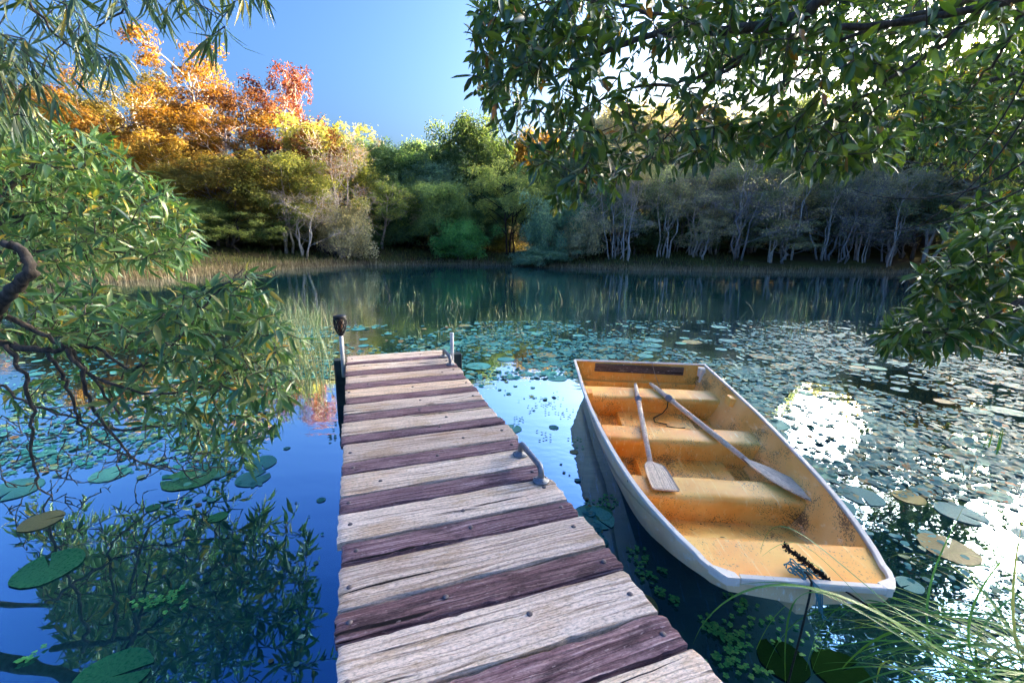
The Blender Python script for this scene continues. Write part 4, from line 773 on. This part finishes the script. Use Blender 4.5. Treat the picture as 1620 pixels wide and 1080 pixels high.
BARKG = bark_mat('grey_lichen_bark', (.014, .011, .009), (.15, .125, .10), 34); BARKD = bark_mat('dark_wet_bark', (.012, .010, .009), (.075, .06, .05), 30)
LWILLOW = leaf_mat('willowy_leaf', [(0, (0.045, 0.124, 0.042)), (.35, (0.090, 0.202, 0.072)), (.7, (0.178, 0.295, 0.115)), (.93, (0.267, 0.310, 0.095)), (.965, (0.500, 0.403, 0.084)), (1, (0.500, 0.310, 0.042))], .33, .32, .7)
LDARK = leaf_mat('dark_glossy_leaf', [(0, (0.035, 0.076, 0.017)), (.45, (0.074, 0.148, 0.028)), (.8, (0.135, 0.218, 0.037)), (.95, (0.198, 0.266, 0.043)), (.975, (0.247, 0.171, 0.028)), (1, (0.500, 0.152, 0.028))], .28, .28, .7)
LGUM = leaf_mat('gum_leaf', [(0, (0.034, 0.076, 0.042)), (.5, (0.067, 0.133, 0.057)), (.85, (0.133, 0.190, 0.076)), (.97, (0.380, 0.323, 0.057)), (1, (0.500, 0.342, 0.038))], .35, .25, .6)
LSMALL = leaf_mat('small_round_leaf', [(0, (0.044, 0.088, 0.026)), (.6, (0.110, 0.165, 0.044)), (1, (0.264, 0.242, 0.055))], .4, .35, .5)
def bush_obj(name, label, cat, base, trunk_paths, twigs, Lf, lmat, bmat, shape, tw_r=(.0045, .0016), curl=.25, fold=.22, tname='branches'):
    o = tag(empty(name, tuple(base)), label, cat); b = np.array(base); m = MB(); t_ = MB()
    for i, (pts, r0, r1) in enumerate(trunk_paths): limb(t_ if i == 0 else m, np.array(pts)-b, r0, r1, 9, .010)
    for pl in twigs: m.tube(pl-b, np.linspace(tw_r[0], tw_r[1], len(pl))*min(1.8, .7+.8*len(pl)/14), 5, 0, False)
    t_.build('trunk', bmat, o); m.build(tname, bmat, o)
    P, D, Nn, L, W = Lf; V, F = leaves(P-b, D, Nn, L, W, fold, np.abs(curl+rng.normal(size=len(P))*.38), shape); link('foliage', np_mesh('foliage', V, F, lmat), o); return o
# ---- left bush: crooked stem at the left edge, long pointed leaves down to the water
base = np.array([-4.7, 2.3, 0]); base[2] = float(ground_z(base[0], base[1]))-.05
tp = [([base, (-4.2, 2.3, .45), (-3.7, 2.25, .9), *px_path((-40, 520, 2.3), (0, 487, 2.25), (24, 452, 2.2), (52, 424, 2.2), (30, 392, 2.2), (4, 384, 2.2))], .050, .017),
      (px_path((-50, 530, 2.4), (10, 543, 2.4), (70, 557, 2.4), (115, 545, 2.45), (148, 548, 2.5)), .024, .008), (px_path((10, 500, 2.3), (55, 520, 2.35), (105, 550, 2.4), (140, 590, 2.45), (165, 625, 2.5), (190, 660, 2.55)), .015, .005),
      (px_path((8, 545, 2.35), (40, 590, 2.35), (52, 640, 2.4), (50, 690, 2.4), (52, 735, 2.45), (62, 772, 2.5), (98, 793, 2.55)), .012, .004), (px_path((75, 558, 2.4), (100, 590, 2.45), (112, 628, 2.5), (130, 680, 2.6), (175, 708, 2.6), (230, 735, 2.65), (300, 745, 2.7)), .011, .003),
      (px_path((108, 552, 2.4), (128, 590, 2.4), (143, 640, 2.45), (180, 690, 2.5), (215, 730, 2.55), (280, 748, 2.6)), .014, .003), (px_path((-20, 600, 2.5), (40, 635, 2.5), (120, 665, 2.55), (200, 680, 2.6), (290, 670, 2.7), (350, 645, 2.8)), .009, .003),
      (px_path((148, 548, 2.5), (210, 585, 2.55), (260, 560, 2.6), (310, 500, 2.65), (350, 455, 2.7), (385, 425, 2.7)), .010, .003), (px_path((140, 590, 2.45), (230, 625, 2.5), (300, 620, 2.6), (380, 580, 2.7), (450, 560, 2.8)), .009, .003),
      ([(-4.2, 2.3, .45), (-4.4, 2.9, 1.2), *px_path((-60, 380, 3.3), (40, 340, 3.4), (140, 330, 3.5), (240, 350, 3.6), (310, 375, 3.6))], .04, .004), (px_path((-60, 380, 3.3), (20, 290, 3.4), (90, 240, 3.5), (160, 230, 3.6), (230, 280, 3.7)), .025, .004), (px_path((-60, 390, 3.2), (30, 400, 3.2), (120, 395, 3.3), (210, 400, 3.4), (270, 412, 3.4)), .016, .003)]
nodes = [p for path, r0, r1 in tp for i in range(len(path)-1) for p in [np.array(path[i])+(np.array(path[i+1])-np.array(path[i]))*q for q in (0, .33, .66)]]
T = rgn([(-60, 175), (60, 180), (150, 215), (225, 265), (290, 320), (322, 380), (300, 425), (200, 425), (120, 440), (-60, 450)], 950, 2.9, 4.3) + \
    rgn([(-40, 440), (120, 450), (250, 480), (330, 450), (380, 425), (430, 430), (420, 480), (480, 540), (465, 590), (400, 560), (300, 590), (180, 560), (60, 540), (-40, 560)], 360, 2.3, 3.2) + \
    rgn([(150, 590), (300, 560), (420, 570), (470, 610), (450, 660), (390, 720), (300, 700), (200, 660)], 170, 2.35, 3.0) + rgn([(-30, 600), (150, 580), (200, 650), (150, 690), (-30, 640)], 28, 2.4, 3.0) + rgn([(330, 690), (400, 690), (400, 745), (340, 745)], 14, 2.5, 2.8)
tw = grow(nodes, T, .05); L1 = leafy(tw, 9, (.06, .155), (.15, .25), .8, .30, .45, 2)
bare = grow(nodes, rgn([(-20, 660), (120, 640), (300, 700), (400, 740), (330, 765), (200, 760), (90, 790), (-20, 760)], 230, 2.3, 2.9), -.15, jit=.05)
bush_obj('drooping_bush', 'big bush of long pointed green leaves leaning over the water from a crooked stem', 'bush', base, tp, tw+bare, L1, LWILLOW, BARKG, 'lance')
# ---- hanging gum, upper left
base = np.array([-5.2, .9, 0]); base[2] = float(ground_z(base[0], base[1]))-.05
tp = [([base, (-5.0, 1.0, 1.6), (-4.4, 1.4, 3.0), *px_path((-200, -120, 2.4), (0, -60, 2.3), (180, -70, 2.3), (330, -50, 2.3), (440, -30, 2.3))], .09, .008), (px_path((-200, -120, 2.4), (-60, 30, 2.5), (10, 100, 2.5), (40, 180, 2.5)), .014, .003), (px_path((0, -60, 2.3), (60, 20, 2.3), (100, 70, 2.3), (170, 110, 2.3)), .008, .002), (px_path((180, -70, 2.3), (200, 10, 2.3), (150, 50, 2.3)), .007, .002)]
nodes = [p for path, r0, r1 in tp for i in range(len(path)-1) for p in [np.array(path[i])+(np.array(path[i+1])-np.array(path[i]))*q for q in (0, .33, .66)] if not (path is tp[0][0] and i < 3)]
T = rgn([(-40, -10), (120, -20), (140, 20), (190, 60), (200, 125), (120, 150), (60, 190), (-40, 215)], 95, 1.9, 2.8) + rgn([(130, -30), (430, -40), (425, 0), (390, 20), (385, 70), (340, 95), (290, 30), (200, 25)], 36, 2.0, 2.6) + rgn([(-40, 60), (40, 60), (75, 180), (50, 200), (-40, 200)], 26, 2.0, 2.5)
tw = grow(nodes, T, .04, jit=.03); L2 = leafy(tw, 5, (.09, .17), (.065, .10), .45, .95, .30, 3, ups=.2)
bush_obj('hanging_gum_tree', 'gum tree whose thin twigs with narrow drooping leaves hang into the upper left sky', 'tree', base, tp, tw, L2, LGUM, BARKD, 'lance', (.0030, .0011), .35, .15)
# ---- big overhanging tree, upper right
base = np.array([3.6, .15, 0]); base[2] = float(ground_z(base[0], base[1]))-.05
tp = [([base, (3.65, .3, 1.2), (3.5, .8, 2.4), (3.1, 1.6, 3.35), *px_path((1330, -20, 2.5), (1270, 25, 2.6), (1200, 45, 2.7), (1130, 50, 2.8), (1060, 48, 2.9), (990, 68, 3.), (925, 100, 3.1), (860, 130, 3.2))], .055, .007),
      ([(3.5, .8, 2.4), (3.3, 1.7, 2.8), *px_path((1420, 40, 2.6), (1290, 45, 2.8), (1210, 75, 2.9), (1160, 95, 3.), (1105, 150, 3.1), (1060, 210, 3.2), (1015, 255, 3.3))], .022, .004), (px_path((1210, 75, 2.9), (1150, 110, 3.), (1080, 130, 3.1), (1000, 140, 3.2), (930, 165, 3.3), (880, 200, 3.4)), .014, .004),
      ([(3.5, .8, 2.4), (3.6, 1.9, 2.9), *px_path((1560, -10, 2.5), (1430, 30, 2.7), (1330, 60, 2.8), (1250, 130, 3.), (1180, 190, 3.1)), ], .022, .004), (px_path((1560, -10, 2.5), (1500, 70, 2.7), (1400, 130, 2.8), (1320, 190, 2.9), (1270, 250, 3.)), .014, .004), (px_path((1130, 50, 2.8), (1000, 10, 2.9), (880, 0, 3.), (800, 20, 3.1)), .012, .004), (px_path((1620, 20, 2.4), (1580, 90, 2.5), (1530, 150, 2.6)), .012, .003)]
nodes = [p for path, r0, r1 in tp for i in range(len(path)-1) for p in [np.array(path[i])+(np.array(path[i+1])-np.array(path[i]))*q for q in (0, .33, .66)] if not (path is tp[0][0] and i < 3)]
def dens(u, v):
    d = 1.
    if 930 < u < 1050 and 60 < v < 230: d = .62
    if 1140 < u < 1330 and 85 < v < 215: d = .5
    if 1330 < u < 1620 and v < 90: d = .6
    return d
T = rgn([(745, -20), (900, -30), (1300, -40), (1640, -30), (1640, 60), (1500, 100), (1430, 190), (1440, 250), (1330, 275), (1250, 270), (1160, 240), (1100, 270), (1010, 260), (960, 300), (880, 295), (810, 250), (775, 180), (740, 130), (770, 60)], 880, 2.3, 3.7, dens) + rgn([(870, 270), (1000, 250), (1000, 300), (930, 345), (880, 340)], 16, 2.8, 3.3) + rgn([(1180, 200), (1420, 190), (1400, 260), (1290, 270)], 60, 2.4, 3.) + rgn([(1060, 200), (1230, 190), (1180, 260), (1090, 255)], 30, 2.4, 3.)+rgn([(750, 0), (960, -10), (1000, 60), (900, 120), (800, 150), (745, 120)], 120, 2.5, 3.4)
tw = grow(nodes, T, .02); L3 = leafy(tw, 6, (.06, .125), (.26, .36), .8, .35, .36, 3, ups=.6)
bush_obj('overhanging_tree', 'dark leafy tree overhanging the top right with grey limbs and glossy leaves', 'tree', base, tp, tw, L3, LDARK, BARKG, 'ellip', (.0042, .0016), .25, .2)
# ---- a second tree on the right bank reaching out over the water behind the first
base = np.array([9.2, 4.2, 0]); base[2] = float(ground_z(base[0], base[1]))-.05
tp = [([base, (9.0, 4.4, 1.8), (8.4, 4.8, 3.6), (7.6, 5.3, 4.6), *px_path((1600, 20, 5.8), (1480, 60, 6.), (1370, 90, 6.2), (1260, 110, 6.4), (1150, 90, 6.5))], .11, .010), ([(8.4, 4.8, 3.6), *px_path((1640, 110, 5.4), (1520, 140, 5.4), (1420, 170, 5.5), (1340, 190, 5.6))], .04, .006), ([(7.6, 5.3, 4.6), *px_path((1500, -60, 5.), (1330, -30, 5.2), (1200, 10, 5.4), (1080, 20, 5.6))], .05, .008)]
nodes = [p for path, r0, r1 in tp for i in range(len(path)-1) for p in [np.array(path[i])+(np.array(path[i+1])-np.array(path[i]))*q for q in (0, .33, .66)] if not (path is tp[0][0] and i < 3)]
T = rgn([(1030, -30), (1660, -60), (1660, 130), (1500, 130), (1450, 200), (1340, 215), (1220, 190), (1110, 120)], 400, 4.2, 7.6, lambda u, v: .7 if 1180 < u < 1330 and 90 < v < 190 else 1.) + rgn([(1400, 140), (1640, 110), (1640, 270), (1560, 262), (1450, 235)], 400, 4.4, 8.) + rgn([(1180, -70), (1720, -70), (1720, -430), (1300, -330)], 230, 4.6, 7.6)
cand = [np.array((rng.uniform(5.4, 10.4), rng.uniform(3.4, 7.6), rng.uniform(1.6, 5.4))) for _ in range(800)]
T += [p for p in cand if math.atan2(p[0], p[1]) > R_(49.)][:420]  # unseen foliage above and right of view, added to block mirrored sky glow
tw = grow(nodes, T, .02); L6 = leafy(tw, 6, (.08, .15), (.28, .38), .75, .35, .4, 5, ups=.7)
bush_obj('bank_tree', 'leafy tree further out over the water, seen through gaps of the big overhanging tree', 'tree', base, tp, tw, L6, LDARK, BARKG, 'ellip', (.007, .002), .25, .2)
# ---- lower right bough
base = np.array([6.4, 2.6, 0]); base[2] = float(ground_z(base[0], base[1]))-.05
tp = [([base, (6.2, 2.7, .9), (5.6, 2.9, 1.5), *px_path((1760, 400, 3.2), (1660, 450, 3.1), (1600, 490, 3.), (1545, 515, 3.), (1480, 525, 3.), (1420, 525, 3.))], .07, .006), (px_path((1760, 400, 3.2), (1660, 380, 3.2), (1590, 390, 3.2), (1530, 420, 3.2), (1480, 440, 3.2)), .016, .004), (px_path((1720, 330, 3.3), (1640, 340, 3.2), (1590, 345, 3.2)), .010, .004)]
nodes = [p for path, r0, r1 in tp for i in range(len(path)-1) for p in [np.array(path[i])+(np.array(path[i+1])-np.array(path[i]))*q for q in (0, .33, .66)] if not (path is tp[0][0] and i < 3)]
T = rgn([(1500, 330), (1640, 290), (1640, 450), (1540, 430)], 100, 3.8, 5.2) + rgn([(1640, 320), (1590, 330), (1530, 365), (1460, 420), (1430, 440), (1460, 470), (1395, 525), (1400, 545), (1470, 555), (1560, 545), (1640, 530)], 300, 2.6, 3.9)
tw = grow(nodes, T, .03); L4 = leafy(tw, 7, (.075, .15), (.24, .34), .7, .30, .32, 5, ups=.7)
bush_obj('leaning_bank_tree', 'bough of dark oval leaves leaning in low over the pads at the right edge', 'tree', base, tp, tw, L4, LDARK, BARKG, 'ellip', (.0042, .0016), .25, .2)
# ---- fine leaved tree, right edge, further off, with long arching bare twigs
base = np.array([17.5, 9.4, 0]); base[2] = float(ground_z(base[0], base[1]))-.05
tp = [([base, (17.3, 9.6, 2.), (16.6, 10., 4.2), *px_path((1720, 190, 11), (1625, 165, 11), (1560, 150, 11), (1525, 125, 11), (1480, 110, 11))], .2, .025), ([(16.6, 10., 4.2), *px_path((1700, 120, 11), (1600, 110, 11.2), (1510, 90, 11.4))], .05, .012), (px_path((1720, 190, 11), (1640, 230, 11), (1560, 255, 11), (1470, 260, 11), (1400, 250, 11.)), .05, .010)]
nodes = [p for path, r0, r1 in tp for i in range(len(path)-1) for p in [np.array(path[i])+(np.array(path[i+1])-np.array(path[i]))*q for q in (0, .33, .66)] if not (path is tp[0][0] and i < 2)]
T = rgn([(1400, 110), (1500, 70), (1560, 60), (1660, 40), (1660, 330), (1590, 300), (1500, 275), (1410, 260), (1440, 180)], 480, 9.5, 13.5)
tw = grow(nodes, T, .02); L5 = leafy(tw, 5, (.10, .18), (.38, .5), .8, .2, .6, 5, ups=.7)
bush_obj('small_leaved_tree', 'small leaved tree behind the dark boughs at the upper right edge', 'tree', base, tp, tw, L5, LSMALL, BARKG, 'ellip', (.014, .004), .2, .2)
# long arching bare twigs hanging from the overhanging tree
o = tag(empty('bare_creeper', tuple(at_y(1640, 130, 2.6))), 'long thin bare dark stems arching down in front of the right wood', 'creeper'); b = np.array(o.location); m = MB()
for q in (((1650, 280, 2.6), (1590, 320, 2.6), (1530, 340, 2.65), (1460, 360, 2.7), (1380, 382, 2.8), (1325, 363, 2.8)), ((1650, 130, 2.6), (1600, 230, 2.6), (1550, 300, 2.6), (1480, 345, 2.65), (1420, 375, 2.7)), ((1640, 240, 2.7), (1560, 310, 2.7), (1480, 322, 2.75), (1400, 320, 2.8), (1350, 300, 2.8)), ((1650, 60, 2.5), (1610, 160, 2.5), (1550, 250, 2.55), (1500, 290, 2.6))): m.tube(np.array(bez(px_path(*q), 22))-b, np.linspace(.0055, .0018, 22), 5)
m.build('stems', BARKD, o)
